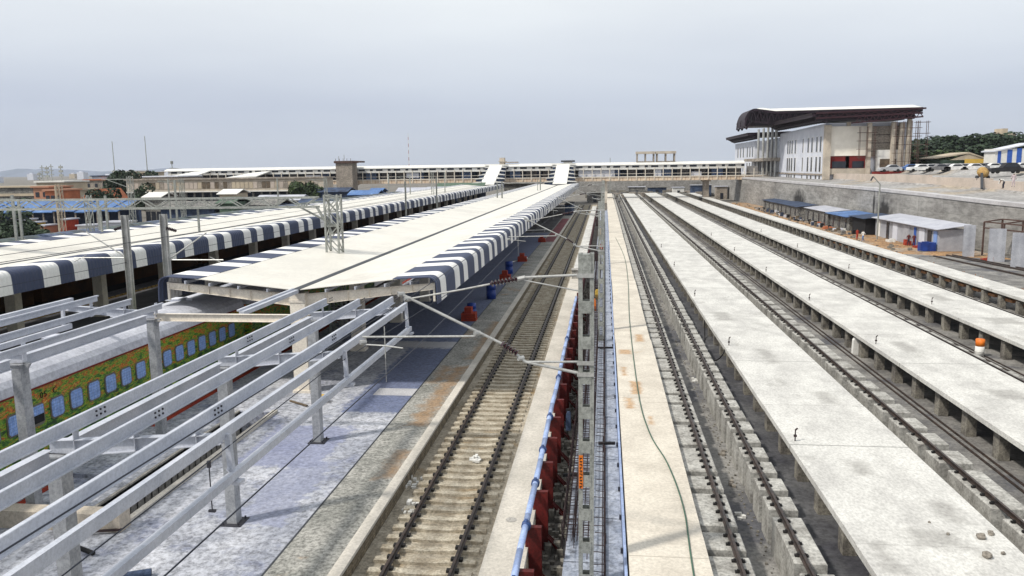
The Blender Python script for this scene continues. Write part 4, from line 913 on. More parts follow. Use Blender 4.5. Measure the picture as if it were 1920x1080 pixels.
MB().box(.0, .8, 248.5, 249.3, -1, 5.65).build('pier', K['cream'], FB)
for x in (30.6, -50, -80):
    MB().box(x-.8, x+.8, 248.5, 251.5, -1, 5.65).box(x-1.3, x+1.3, 248, 252, 5.2, 5.64).build('pier', K['rawconc'] if x > 20 else K['cream'], FB)
def stair_tower(xc, label, ya, yb, zb):
    T_ = empty('stair_tower', label, 'stair tower', (xc, ya, zb), 'white covered stairs below the footbridge')
    n = 5
    MB().prismx([(ya, zb), (ya, zb+.15), (yb, 11.0), (yb, 10.8)], xc-2.0, xc+2.0).build('roof', K['white'], T_)
    MB().box(xc-3.6, xc+3.6, yb-.4, yb+.3, 10.9, 11.15).build('roof_cap', K['white'], T_)
    MB().prismx([(ya+.4, zb-1.2), (ya+.4, zb), (yb, 10.8), (yb, zb-1.2)], xc-1.95, xc+1.95).build('core', K['whiteblue'], T_)
    for k in range(n):
        f = (k+.1)/n; y = yb+(ya-yb)*f; z = 10.7+(zb+.1-10.7)*((k+.6)/n); w = 3.3+k*.34
        for s in (-1, 1):
            MB().prism([(xc+s*1.95, z+.5), (xc+s*w, z+.12), (xc+s*w, z-.02), (xc+s*1.95, z+.1)], y-2.2, y).build('side_wing', K['white'], T_)
            MB().prism([(xc+s*1.95, z-.75), (xc+s*(w-.25), z-.65), (xc+s*(w-.25), z-.05), (xc+s*1.95, z+.08)], y-2.0, y-.2).build('side_panel', K['tarpdark'], T_)
    return T_
stair_tower(-12.6, 'large white stepped stair cover rising from the near canopy to the footbridge', 226, 246.5, 5.3)
stair_tower(-33.3, 'smaller white stepped stair cover at the end of the far canopy', 226, 246.5, 5.3)
T_ = empty('lift_shaft', 'bare concrete lift shaft standing against the footbridge left of centre', 'lift shaft', (-79.5, 243, -1))
MB().box(-82.6, -77.4, 241, 246, -1, 12.2).build('walls', K['rawconc'], T_); b = MB(); b.box(-83.0, -77.0, 240.6, 246.4, 12.2, 12.9)
for k in range(5): b.box(-82.6+k*1.2, -82.5+k*1.2, 241, 241.1, 12.9, 13.6)
b.box(-77.2, -74.5, 241, 245, 12.3, 12.8); b.build('top_formwork', K['scaff'], T_)
T_ = empty('roof_cabin', 'small cream cabin with flat slab on the footbridge roof, left of the big stairs', 'cabin', (-30, 249, 11.3))
MB().box(-32.5, -31.0, 248.3, 251, 11.1, 13.2).box(-32.9, -30.6, 248, 251.4, 12.0, 12.2).build('walls', K['creamconc'], T_); MB().box(-31, -26.8, 248, 251, 11.6, 11.9).build('slab', K['rawconc'], T_)
T_ = empty('roof_slab', 'dark flat slab on the footbridge roof above the big stair cover', 'roof slab', (-11, 249, 11.2)); MB().box(-13.4, -9.2, 248, 251, 11.6, 12.1).build('slab', K['gutter'], T_); MB().box(-12.6, -10, 248.4, 250.6, 11.1, 11.6).build('base', K['white'], T_)
for i, (a, c) in enumerate(((9.8, 14.8), (15.8, 21.0))):
    T_ = empty('frame_tower', ['left', 'right'][i]+' one of two open concrete frames on the footbridge roof', 'concrete frame', (a, 262, 0))
    b = MB()
    for x in (a, (a+c)/2, c):
        for y in (248.6, 251.4): b.cbox(x, y, 10.8, .4, .4, 3.1)
    b.build('columns', K['rawconc'], T_); MB().box(a-.4, c+.4, 248.0, 252, 13.7, 14.4).build('top_slab', K['creamconc'], T_); MB().box(a-.2, c+.2, 248.2, 251.8, 11.3, 11.5).build('mid_slab', K['rawconc'], T_)
# ================================================================== RETAINING WALL AND PLATEAU
WP = [(40.4, 262, 6.4), (41.2, 235, 6.3), (42.6, 190, 6.1), (45, 142, 5.9), (46.5, 124, 5.6), (48, 106, 5.2), (50, 85, 4.9), (53, 60, 4.7)]
RW = empty('retaining_wall', 'long tall stained grey concrete retaining wall along the right side', 'wall', (45, 60, -1))
for i, ((xa, ya, za), (xb, yb, zb)) in enumerate(zip(WP, WP[1:])):
    b = MB(); b.add([(xa, ya, -1), (xb, yb, -1), (xb, yb, zb-.45), (xa, ya, za-.45), (xa+.5, ya, -1), (xb+.5, yb, -1), (xb+.5, yb, zb-.45), (xa+.5, ya, za-.45)],
        [(0,1,2,3),(7,6,5,4),(3,2,6,7),(0,4,5,1),(1,5,6,2),(0,3,7,4)]); b.build('wall_panel', K['wallc'], RW)
    b = MB(); b.add([(xa-.12, ya, za-.45), (xb-.12, yb, zb-.45), (xb-.12, yb, zb), (xa-.12, ya, za), (xa+1.4, ya, za-.45), (xb+1.4, yb, zb-.45), (xb+1.4, yb, zb), (xa+1.4, ya, za)],
        [(0,1,2,3),(7,6,5,4),(3,2,6,7),(0,4,5,1),(1,5,6,2),(0,3,7,4)]); b.build('coping', K['cap'], RW)
T_ = empty('cross_wall', 'concrete wall behind the footbridge joining the right retaining wall', 'wall', (22, 300, -1))
MB().box(-12, 41, 330, 330.6, -1, 6.2).build('wall_panel', K['wallc'], T_); MB().box(-12, 41.2, 329.9, 331.5, 6.2, 6.6).build('coping', K['cap'], T_)
MB().box(40.4, 41, 262, 330, -1, 6.3).build('wall_panel', K['wallc'], T_)
# plateau surface: rows following the wall, stepping up away from it
b = MB(); V = []; cols = [1.3, 8.5, 10, 22, 24, 60, 140, 600, 5000]
rows = [(WP[0][0], 12000, 6.4), (40.4, 332, 6.4)]+WP
hz = [0, .3, 1.1, 1.5, 2.3, 2.3, 2.6, 3, 3]
for (x, y, z) in rows:
    for c, h in zip(cols, hz): V.append((x+c, y, z-.02+h+(0 if c < 20 else max(0, 6.2-z)*.9)))
nc = len(cols); F = []
for r in range(len(rows)-1):
    for c in range(nc-1): F.append((r*nc+c, r*nc+c+1, (r+1)*nc+c+1, (r+1)*nc+c))
b.add(V, F); struct(b.build('upper_ground', K['plateau']))
b = MB(); b.add([(-13, 331, 6.3), (42, 331, 6.3), (42, 12000, 7), (-900, 12000, 7), (-13, 335, 6.3)], [(0, 1, 2, 3, 4)]); struct(b.build('far_upper_ground', K['plateau']))
T_ = empty('kerb_wall', 'low pinkish concrete upstand on the upper ground behind the grey wall', 'wall', (55, 60, 6))
for (xa, ya, za), (xb, yb, zb) in zip(WP[2:], WP[3:]):
    b = MB(); b.add([(xa+9, ya, za+.2), (xb+9, yb, zb+.2), (xb+9, yb, zb+2.0), (xa+9, ya, za+1.7), (xa+9.6, ya, za+.2), (xb+9.6, yb, zb+.2), (xb+9.6, yb, zb+2.0), (xa+9.6, ya, za+1.7)],
        [(0,1,2,3),(7,6,5,4),(3,2,6,7),(0,4,5,1),(1,5,6,2),(0,3,7,4)]); b.build('upstand', K['pinkconc'], T_)
# ================================================================== STATION BUILDING
SB = empty('station_building', 'large unfinished white station building with dark trussed roofs on the upper ground', 'building', (55, 190, 7.6))
def wallbox(nm, x0, x1, y0, y1, z0, z1, m): return MB().box(x0, x1, y0, y1, z0, z1).build(nm, m, SB)
wallbox('side_block', 49.4, 68, 190.3, 237, 6.4, 18.4, K['whiteblue'])
# sloping top of the side wall under the eaves
MB().prismx([(190.3, 18.4), (237, 18.4), (237, 18.6), (190.3, 19.0)], 49.6, 67.8).build('parapet', K['whiteblue'], SB)
wallbox('corner_pier', 49.2, 50.6, 189.2, 190.3, 6.4, 18.6, K['creamconc'])
wallbox('front_wall', 50.6, 58.4, 189.9, 190.28, 11.7, 18.3, K['sunlitwhite'])
wallbox('front_red_band', 50.6, 58.4, 190.0, 190.28, 8.9, 11.68, K['redband'])
for x0, x1 in ((51.2, 54.2), (55.6, 58.1)): MB().box(x0, x1, 189.9, 190.0, 9.0, 10.5).build('window', K['glassdark'], SB)
wallbox('front_base', 50.6, 59.6, 189.6, 190.28, 7.6, 8.88, K['creamconc'])
wallbox('bare_bay', 58.4, 66.2, 190.0, 190.28, 11.5, 18.2, K['rawconc'])
for z in (12.6, 14.4, 16.2): MB().box(58.4, 66.2, 189.95, 190.0, z, z+.12).build('band', K['rebar'], SB)
MB().box(60.5, 66.4, 188.6, 189.9, 8.2, 12.9).build('porch', K['white'], SB); MB().box(61.1, 64.6, 188.55, 188.6, 8.2, 10.9).build('door', K['brown'], SB)
for x, zt in ((58.5, 18.9), (54.5, 19.2), (63.6, 19.0), (65.3, 18.8), (66.9, 19.6)): MB().box(x-.42, x+.42, 188.0 if x > 58 else 190.0, 188.8 if x > 58 else 190.5, 6.5, zt).build('column', K['creamconc'], SB)
MB().box(59.3, 68.5, 186.5, 188, 6.6, 8.1).build('plinth', K['redband'], SB)
for y in (193.1, 196.4, 200.8, 204.4, 209.7, 217.8, 221.4, 226.4, 224):
    w = .75 if y not in (209.7,) else .45
    for z0, z1 in ((12.8, 16.2), (8.2, 11.6), (6.45, 7.3)):
        f = MB().box(49.34, 49.4, y-w-.1, y+w+.1, z0-.12, z1+.12).build('window', K['white'], SB)
        MB().box(49.30, 49.34, y-w+.1, y+w-.1, z0, z1).build('pane', K['glassdark'], f)
MB().box(49.2, 49.4, 190.5, 237, 7.35, 7.75).build('ledge', K['rawconc'], SB)
# entrance between the blocks
wallbox('entrance_glass', 53, 68, 238, 275, 6.4, 18.0, K['glassdark'])
for y in (237.5, 243, 249, 256, 264): MB().cyl((48.4, y, 6.4), (48.4, y, 21.0), .36, 12).build('tall_column', K['tube'], SB)
MB().box(46.8, 53, 236, 280, 11.0, 11.9).build('entrance_slab', K['rawconc'], SB)
wallbox('far_block', 49.4, 66, 276, 316, 6.4, 17.8, K['whiteblue'])
for y in (279, 284, 289, 297, 303, 309):
    for z0, z1 in ((12.6, 16), (7.6, 10.6)):
        f = MB().box(49.34, 49.4, y-1.2, y+1.2, z0-.12, z1+.12).build('window', K['white'], SB); MB().box(49.3, 49.34, y-.9, y+.9, z0, z1).build('pane', K['glassdark'], f)
# lower roof: long dark trussed eaves following the side of the blocks
def roofslab(y0, y1, x0, x1, z0, z1, nm):
    b = MB(); b.add([(x0, y0, z0), (x1, y0, z0+.4), (x1, y1, z1+.4), (x0, y1, z1), (x0+.2, y0+.2, z0-.5), (x1, y0, z0-.1), (x1, y1, z1-.1), (x0+.2, y1, z1-.5)], [(0,1,2,3),(7,6,5,4),(0,4,5,1),(1,5,6,2),(2,6,7,3),(3,7,4,0)])
    b.build(nm, K['truss'], SB)
    b = MB(); n = int((y1-y0)/2.2)
    for k in range(n+1):
        y = y0+(y1-y0)*k/n; z = z0+(z1-z0)*k/n
        b.beam((x0+.3, y, z-.5), (x0+3.4, y, z-2.1), .22, .22); b.beam((x0+3.4, y, z-2.1), (x0+3.4, y, z-.2), .2, .2); b.beam((x0+.3, y, z-.45), (x0+3.4, y, z-.45), .2, .3)
    b.beam((x0+.4, y0, z0-.7), (x0+.4, y1, z1-.7), .5, .35); b.beam((x0+2.4, y0, z0-1.6), (x0+2.4, y1, z1-1.6), .3, .5); b.beam((x0+3.3, y0, z0-1.4), (x0+3.3, y1, z1-1.4), .3, 1.1)
    b.build('roof_truss', K['truss'], SB)
roofslab(187, 238, 45.6, 68.5, 21.2, 21.5, 'lower_roof'); roofslab(274, 322, 46.6, 68, 20.4, 20.4, 'far_roof')
b = MB()
for k in range(13):
    x = 47+k*1.6; b.beam((x, 186.8, 20.2+.05*k), (x+.8, 186.8, 21.2), .15, .15, 0); b.beam((x+.8, 186.8, 21.2), (x+1.6, 186.8, 20.2+.05*k), .15, .15, 0)
b.beam((46.5, 186.8, 20.0), (68.6, 186.8, 20.7), .3, .35); b.beam((46.5, 186.8, 21.1), (69.6, 186.8, 21.7), .3, .35)
b.beam((54, 186.6, 18.8), (69, 186.6, 19.9), .3, .3)
for k in range(10): b.beam((55+k*1.4, 186.6, 18.9+.1*k), (55.7+k*1.4, 186.6, 20.3+.05*k), .15, .15); b.beam((55.7+k*1.4, 186.6, 20.3+.05*k), (56.4+k*1.4, 186.6, 18.95+.1*k), .15, .15)
b.build('front_truss', K['trussred'], SB)
# high vaulted roof over the entrance: curled left end, long sweep to the right
def vx(x):
    if x < 40.6: return 20.9+4.2*math.sqrt(max(0, 1-((40.6-x)/2.6)**2))
    if x < 46: return 25.1-.8*(x-40.6)/5.4
    return 24.3+.25*(x-46)/41
xs = [40.6-2.6*math.cos(math.pi/2*k/9) for k in range(10)]+[41+k for k in range(6)]+[47+3.7*k for k in range(11)]
top = [(x, vx(x)) for x in xs]
def roofstrip(pts, m, nm):
    b = MB()
    for (xa, za), (xb, zb) in zip(pts, pts[1:]):
        ra, rb = [1.15*min(1, max(0, (x-40.5)/3)) for x in (xa, xb)]
        for (ya, yb, ha, hb) in ((228, 235, 0, 1), (235, 242, 1, 1.1)):
            b.add([(xa, ya, za+ha*ra), (xb, ya, zb+ha*rb), (xb, yb, zb+hb*rb), (xa, yb, za+hb*ra), (xa, ya, za+ha*ra-.35), (xb, ya, zb+ha*rb-.35), (xb, yb, zb+hb*rb-.35), (xa, yb, za+hb*ra-.35)], [(0,1,2,3),(7,6,5,4),(0,4,5,1),(2,6,7,3)])
    b.build(nm, m, SB)
roofstrip([p for p in top if p[0] <= 40.7], K['truss'], 'roof_curl'); roofstrip([p for p in top if p[0] >= 40.5], K['white'], 'upper_roof')
b = MB()
for (xa, za), (xb, zb) in zip(top, top[1:]):
    la, lb = [20.6 if x < 46 else 20.6+3.0*((x-46)/41) for x in (xa, xb)]
    b.add([(xa, 228.3, za-.5), (xb, 228.3, zb-.5), (xb, 228.3, lb), (xa, 228.3, la), (xa, 228.7, za-.5), (xb, 228.7, zb-.5), (xb, 228.7, lb), (xa, 228.7, la)], [(0,1,2,3),(7,6,5,4),(0,4,5,1),(2,6,7,3),(0,3,7,4),(1,5,6,2)])
b.build('roof_fascia', K['truss'], SB)
MB().prismx([(187.2, 19.5), (187.2, 21.3), (187.6, 21.3), (187.6, 19.5)], 46.6, 67.5).build('front_fascia', K['truss'], SB)
b = MB()
for yy in (227.7, 235, 241):
    for i in range(len(top)-1):
        dz = .6+(0 if yy == 227.7 else .6)
        (xa, za), (xb, zb) = top[i], top[i+1]; b.beam((xa, yy, za-dz+.25), (xb, yy, zb-dz+.25), .4, .7)
        d0 = 3.4 if xa < 46 else max(1.5, 3.4-.06*(xa-46)); 
        if xa > 38.3: b.beam((xa, yy, za-d0), (xb, yy, zb-d0), .4, .5)
    x = 38.6
    while x < 82.5:
        d0 = 3.2 if x < 46 else max(1.4, 3.2-.06*(x-46)); b.beam((x, yy, vx(x)-.4), (x+.8, yy, vx(x+.8)-d0), .25, .25); b.beam((x+.8, yy, vx(x+.8)-d0), (x+1.6, yy, vx(x+1.6)-.4), .25, .25); x += 1.6
for i in range(0, len(top), 2): b.beam((top[i][0], 228, top[i][1]-.9), (top[i][0], 241, top[i][1]-.2), .3, .4)
b.build('roof_truss', K['truss'], SB)
b = MB(); b.box(38.2, 50, 228.5, 241, 20.5, 20.9); b.box(50, 80, 229, 241, 21.4, 21.7); b.build('soffit', K['truss'], SB)
def scaffold(x0, x1, y0, y1, z0, z1, label, sx=1.5, sz=1.8):
    T_ = empty('scaffolding', label, 'scaffolding', (x0, y0, z0), 'scaffolds on the station building')
    b = MB(); n = max(1, round((x1-x0)/sx))
    for yy in (y0, y1):
        for k in range(n+1): x = x0+(x1-x0)*k/n; b.beam((x, yy, z0), (x, yy, z1), .09, .09)
        z = z0+.5
        while z < z1: b.beam((x0-.5, yy, z), (x1+.5, yy, z), .09, .09); z += sz
    b.build('tubes', K['scaff'], T_); return T_
scaffold(56.2, 59.4, 187.0, 187.8, 10.8, 18, 'scaffold tubes against the white wall, left of the bare bay'); scaffold(63.4, 68.2, 185.8, 186.6, 8, 19, 'scaffold tubes around the right end columns'); scaffold(67.8, 70, 186, 187, 11, 19, 'sparse scaffold tubes hanging past the right end of the building', 1.7, 2.4)
# ================================================================== SAND GROUND, HUTS AND SHEDS ON THE RIGHT
b = MB(); b.add([(33, 78, -.95), (46, 78, -.95), (46, 112, -.93), (42, 240, -.93), (33, 240, -.95)], [(0, 1, 2, 3, 4)]); struct(b.build('sand_ground', K['sand']))
b = MB(); b.add([(33, 40, -.94), (52, 40, -.94), (48, 93, -.9), (36, 101, -.9), (33, 92, -.93)], [(0, 1, 2, 3, 4)]); struct(b.build('concrete_ground', K['floor']))
b = MB()
for k in range(240):
    y = 62+k*.5; b.cyl((32.5+random.uniform(-.06, .06), y, -.95), (32.5+random.uniform(-.1, .1), y, random.uniform(-.1, .25)), .03, 4, cap=False)
b.beam((32.5, 62, -.3), (32.5, 182, -.3), .04, .04); T_ = empty('rebar_fence', 'line of orange rusty rebar rods along the outermost walkway', 'rebar', (32.5, 62, -.95)); b.build('rods', K['rebarorange'], T_)
b = MB()
for k in range(26):
    y = 45+k*2.7; b.box(29.9, 31.2, y+.6, y+2.1, -.3, -.1); 
    for q in range(7): b.box(30.2, 30.26, y+.65+q*.2, y+.71+q*.2, -.3, .1)
T_ = empty('rebar_bundle', 'orange rebar bundles showing between pillars of the outermost walkway', 'rebar', (30.5, 45, -.5)); b.build('rods', K['rebarorange'], T_)
def hut(x0, x1, y0, y1, h, wm, rm, label, name='hut', nd=3, ov=.35, slope=.35):
    T_ = empty(name, label, 'hut', ((x0+x1)/2, y0, -.93), 'workers huts below the retaining wall')
    MB().box(x0, x1, y0, y1, -.93, -.93+h).build('walls', K[wm], T_)
    z = -.93+h
    b = MB(); b.add([(x0-ov, y0-ov, z-.02), (x1+ov, y0-ov, z+slope), (x1+ov, y1+ov, z+slope), (x0-ov, y1+ov, z-.02), (x0-ov, y0-ov, z+.06), (x1+ov, y0-ov, z+slope+.08), (x1+ov, y1+ov, z+slope+.08), (x0-ov, y1+ov, z+.06)],
        [(3,2,1,0),(4,5,6,7),(0,1,5,4),(1,2,6,5),(2,3,7,6),(3,0,4,7)]); b.build('roof', K[rm], T_)
    for k in range(nd):
        y = y0+(y1-y0)*(k+.5)/nd; MB().box(x0-.05, x0, y-.4, y+.4, -.93, .95).build('door', K['glassdark'], T_)
    return T_
hut(39.4, 42.6, 186, 206, 2.2, 'huta', 'tarpdark', 'grey hut under a bluish sheet roof, farthest left of the huts', nd=4)
hut(39.0, 42.6, 168, 185, 2.3, 'huta', 'tarpdark', 'dark hut with patched grey blue roof below the first soot mark', nd=4)
hut(39.6, 43.0, 148, 164, 2.4, 'huta', 'tinroof', 'hut with a pale cream and grey roof in the middle of the row', nd=4)
hut(39.8, 43.4, 136, 147, 2.3, 'huta', 'tarpblue', 'hut roofed with a bright blue tarpaulin, dark beneath', nd=3, ov=.8)
hut(40.0, 44, 128.5, 135, 2.5, 'black', 'tarpdark', 'black open lean-to between blue tarpaulin hut and long tin shed', nd=0, ov=.5)
T_ = hut(41.2, 44.3, 104, 127.5, 2.7, 'tin', 'tinroof', 'long pale tin shed with white roof and coloured door panels', 'tin_shed', nd=0, slope=.55, ov=.5)
for y, w, m in ((126, .7, 'white'), (122, .5, 'glassdark'), (119, .9, 'whiteblue'), (114.5, 1, 'tin'), (111.6, .35, 'bluewall'), (109.3, .9, 'whiteblue'), (106.8, .6, 'glassdark'), (105, .5, 'shutter')): MB().box(41.12, 41.19, y-w, y+w, -.9, 1.5).build('wall_sheet', K[m], T_)
for (xa, ya, w, lab) in ((*atz(1815, 481, -.93)[:2], .72, 'white corrugated sheet panel nearest the tin shed'), (*atz(1867, 491, -.93)[:2], .95, 'white corrugated sheet panel, middle one of three'), (*atz(1912, 503, -.93)[:2], 1.0, 'white corrugated sheet panel cut by the right frame edge')):
    T_ = empty('sheet_panel', lab, 'panel', (xa, ya, -.93), 'white sheet panels by the tin shed'); MB().beam((xa-w*.8, ya+w*.3, .9), (xa+w*.8, ya-w*.3, .9), .06, 3.7).build('sheet', K['tin'], T_)
T_ = empty('shed_skeleton', 'rusty brown open steel frame behind the white sheet panels', 'frame', (47, 88, -.93)); b = MB()
for k in range(7): x, y = 44.6+k*.75, 100-k*3.2; b.beam((x, y, -.93), (x, y, 3.0), .16, .16); b.beam((x+2, y, -.93), (x+2, y, 3.3), .16, .16); b.beam((x, y, 3.0), (x+2, y, 3.3), .14, .14)
for z in (2.3, 3.0): b.beam((44.6, 100, z), (49.1, 80.8, z), .14, .14)
b.beam((46.6, 100, 3.3), (51.1, 80.8, 3.3), .14, .14); b.build('frame_bars', K['scaff'], T_)
T_ = empty('loose_rails', 'two dark unused rails lying on the concrete ground by the white panels', 'rails', (41, 70, -.9))
for (a, c) in (((38.4, 98), (41.5, 66)), ((40.2, 99), (44.5, 66)), ((40.9, 99), (45.4, 66))): MB().beam((a[0], a[1], -.84), (c[0], c[1], -.84), .2, .18).build('rail', K['rail'], T_)
tag(MB().box(39.2, 41.0, 104.2, 105.2, -.93, .15).box(39.3, 40.1, 104.1, 104.3, -.9, .3).build('water_tank', K['bluedrum']), 'blue water tanks standing in front of the tin shed', 'water tank')
for i, (x, y, m, s_) in enumerate(((40.3, 113, 'redpaint', 1.1), (40.5, 109, 'redpaint', .7), (40.6, 106.6, 'bluedrum', .6), (40.0, 117, 'white', .8), (42.6, 94, 'redpaint', .9), (38.6, 150, 'terracotta', 1), (38.8, 136, 'white', .8), (37.5, 140, 'terracotta', .9))):
    b = MB()
    for k in range(8): b.cbox(x+random.uniform(-.5, .5)*s_, y+random.uniform(-.9, .9)*s_, -.95, random.uniform(.2, .6), random.uniform(.2, .6), random.uniform(.2, .65)*s_)
    tag(b.build('scrap_heap', K[m]), ['long red heap before the tin shed', 'smaller red heap right of the long one', 'blue heap beside the red heaps', 'white cloth heap left of the red heaps', 'red bundle behind the blue water tanks', 'brown heap before the pale roofed hut', 'white rag heap by the black lean-to', 'brown mound beside the walkway edge'][i], 'heap')
T_ = empty('lamp_post', 'dark thin lamp post standing on the sand before the grey wall', 'lamp post', (44.2, 121, -.95)); b = MB(); p = at(1650, 345, 121)
b.cyl((p.x, 121, -.95), (p.x, 121, p.z), .11, 8); b.cyl((p.x, 121, p.z), (p.x-1.0, 121, p.z+1.1), .08, 6); b.build('post', K['mast'], T_); MB().beam((p.x-1.0, 121, p.z+1.1), (p.x-1.3, 121, p.z+.5), .25, .15).build('lamp_head', K['gutter'], T_)
b = MB()
for k in range(170): x, y = random.uniform(33, 39), random.uniform(95, 235); s_ = random.uniform(.1, .5); b.cbox(x, y, -.96, s_, s_, s_*.6)
tag(b.build('rubble', K['pillar']), 'scattered rubble over the orange sand beside the outermost walkway', 'rubble', kind='stuff')
b = MB(); rr = random.Random(12)
for k in range(150):
    y = rr.uniform(129, 206); x = rr.uniform(37.2, 39.4); w = rr.uniform(.15, .6); b.cbox(x, y, -.95, w, w*1.4, w*rr.uniform(.4, 1.6), rr.randrange(6))
tag(b.build('scrap', [K['huta'], K['black'], K['brown'], K['tarpdark'], K['whiteblue'], K['rawconc']]), 'scrap, cloth and boxes strewn along the hut fronts', 'scrap', kind='stuff')
# stuff behind the walkway ends
b = MB()
for k in range(420):
    x, y = random.uniform(-6, 39), random.uniform(288, 326); s_ = random.uniform(.4, 2.2); b.cbox(x, y, -1, s_, s_*1.3, s_*random.uniform(.3, .9), random.randrange(3))
tag(b.build('debris', [K['pillar'], K['huta'], K['rawconc']]), 'spread of building debris beyond the far ends of the walkways', 'debris', kind='stuff')
for i, (x, y, w, h, m, rm) in enumerate(((12, 305, 6, 3.2, 'huta', 'tinroof'), (20, 312, 7, 2.8, 'tarpdark', 'huta'), (27, 300, 4, 3.0, 'white', 'tinroof'), (34, 290, 7, 4.0, 'tarpdark', 'tin'), (38, 268, 3.5, 4, 'rawconc', 'tinroof'), (-3, 250, 5, 3, 'huta', 'rawconc'))):
    T_ = empty('hut', ['low grey hut beyond the walkway ends', 'dark hut before the cross wall', 'small white hut left of the footbridge pier', 'blue grey hut just right of the footbridge pier', 'tall grey brown hut at the corner of the walls', 'grey hut right of the big stair cover'][i], 'hut', (x, y, -1), 'huts under the footbridge')
    MB().box(x-w/2, x+w/2, y, y+4, -1, -1+h).build('walls', K[m], T_); MB().box(x-w/2-.3, x+w/2+.3, y-.3, y+4.3, -1+h, -.8+h).build('roof', K[rm], T_); MB().box(x-.5, x+.5, y-.06, y, -1, 1).build('door', K['glassdark'], T_)
# ================================================================== TREES
def leaf_cloud(b, c, R, n, ls):
    subs = [(Vector((random.gauss(0, .45), random.gauss(0, .45), random.uniform(-.5, .75))), random.uniform(.3, .55)) for _ in range(11)]
    for k in range(n):
        q, r = random.choice(subs); d = Vector((random.gauss(0, 1), random.gauss(0, 1), random.gauss(0, 1))).normalized()*r*random.uniform(.75, 1.05)
        p = Vector(((q.x+d.x)*R[0], (q.y+d.y)*R[1], (q.z+d.z)*R[2]))+c
        nrm = (d+Vector((random.uniform(-.6, .6), random.uniform(-.6, .6), random.uniform(-.2, .8)))).normalized(); a = nrm.orthogonal().normalized(); w = nrm.cross(a); s_ = ls*random.uniform(.6, 1.3)
        t = random.uniform(0, 6.28); a2 = a*math.cos(t)+w*math.sin(t); w2 = nrm.cross(a2)
        b.add([p-a2*s_, p-w2*s_*.6, p+a2*s_, p+w2*s_*.6], [(0, 1, 2, 3)])
TREE = {}
def tree(x, y, z, h, w, label, leaf='leaf', var=0, grp=None):
    key = (leaf, var)
    if key not in TREE:
        T_ = empty('broadleaf_tree', label, 'tree', (x, y, z), grp); random.seed(100+var)
        b = MB(); c = Vector((x, y, z+.62)); leaf_cloud(b, c, (.5, .5, .42), 1700, .058); b.build('crown', K[leaf], T_)
        t = MB(); t.cyl((x, y, z), (x, y, z+.45), .035, 7, r2=.022)
        for k in range(5): a = k*1.3; t.cyl((x, y, z+.3), (x+.25*math.cos(a), y+.25*math.sin(a), z+.62), .016, 5, r2=.008)
        t.build('trunk', K['bark'], T_); TREE[key] = T_; o = T_
    else: o = copy_tree(TREE[key], (x, y, z), label, grp)
    o.scale = (w, w, h); o.rotation_euler = (0, 0, random.uniform(0, 6)); return o
R_ = random.Random(5)
for i in range(26):
    px = 1700+i*9.2; Y = R_.uniform(290, 400); k = (px-1700)/220
    topy = 272-14*min(1, k*1.6)+R_.uniform(-8, 6)+(6 if px > 1880 else 0)
    p = at(px, topy, Y); tree(p.x, Y, 8.6, (p.z-8.6)*1.05, 17+R_.uniform(-3, 4), f'dark tree in the wooded rise behind the parked cars, {ordw[i] if i < 20 else ["twenty-first","twenty-second","twenty-third","twenty-fourth","twenty-fifth","twenty-sixth"][i-20]} from the left', 'leaf', i % 3, 'trees on the wooded rise')
for i, (px, Y, w, h0, h1) in enumerate(((1745, 262, 15, 300, 282), (1775, 258, 12, 303, 288), (1722, 250, 12, 305, 285), (1900, 300, 22, 300, 270))):
    p = at(px, h1, Y); tree(p.x, Y, 8.2, (p.z-8.2)*1.05, w, ['round green tree before the wood, right of building', 'smaller green tree next to the green shed', 'green tree hugging the end of station building', 'broad tree behind the blue and white hall'][i], 'leaf2', i % 2, 'trees on the wooded rise')
for i, (px, py, Y, w, zb) in enumerate(((240, 322, 230, 13, -1), (215, 335, 225, 9, -1), (572, 338, 200, 8.5, -1), (195, 356, 160, 7, -1), (10, 400, 105, 9, -1), (40, 415, 95, 6, -1), (8, 368, 190, 16, -1), (28, 378, 170, 13, -1), (130, 338, 240, 12, -1), (118, 345, 235, 10, -1), (272, 352, 190, 7, -1), (180, 352, 250, 10, -1))):
    p = at(px, py, Y); tree(p.x, Y, zb, (p.z-zb)*1.03, w, ['dark spreading tree among the left town buildings', 'lower dark tree beside the spreading one', 'round green tree before the long tan building', 'bush behind the orange roof', 'dense bush at the left edge above the dark coaches', 'small bush right of the left edge bush', 'dark tree at far left under the pale viaduct', 'dark tree right of the far left one', 'tree behind the cream building with antennas', 'small tree touching the cream building', 'dark tree under the pale viaduct end', 'far tree between the left buildings'][i], 'leaf2' if i in (2,) else 'leaf', i % 3, 'trees in the left town')
# ================================================================== RIGHT BACKGROUND BUILDINGS
T_ = empty('blue_white_hall', 'blue and white striped metal hall behind the cars at right edge', 'hall', (100, 220, 8.3))
p0 = at(1866, 282, 222); b = MB(); x0 = p0.x; MB().box(x0, x0+26, 222, 228, 8.2, 13.2).build('walls', K['white'], T_)
for k in range(9): MB().box(x0+.7+k*2.3, x0+.7+k*2.3+(1.2 if k % 3 else .8), 221.94, 222, 8.3, 12.6+min(k, 4)*.35).build('blue_panel', K['bluewall'], T_)
MB().prism([(x0-.4, 12.4), (x0+9, 14.4), (x0+26, 14.8), (x0+26, 15.1), (x0+9, 14.7), (x0-.4, 12.7)], 221.6, 229).build('roof', K['whiteblue'], T_)
T_ = empty('green_shed', 'low green gabled shed with a bright yellow wall among the trees', 'shed', (92, 235, 8.3)); p = at(1750, 300, 235); q = at(1848, 300, 235); c = (p.x+q.x)/2+2
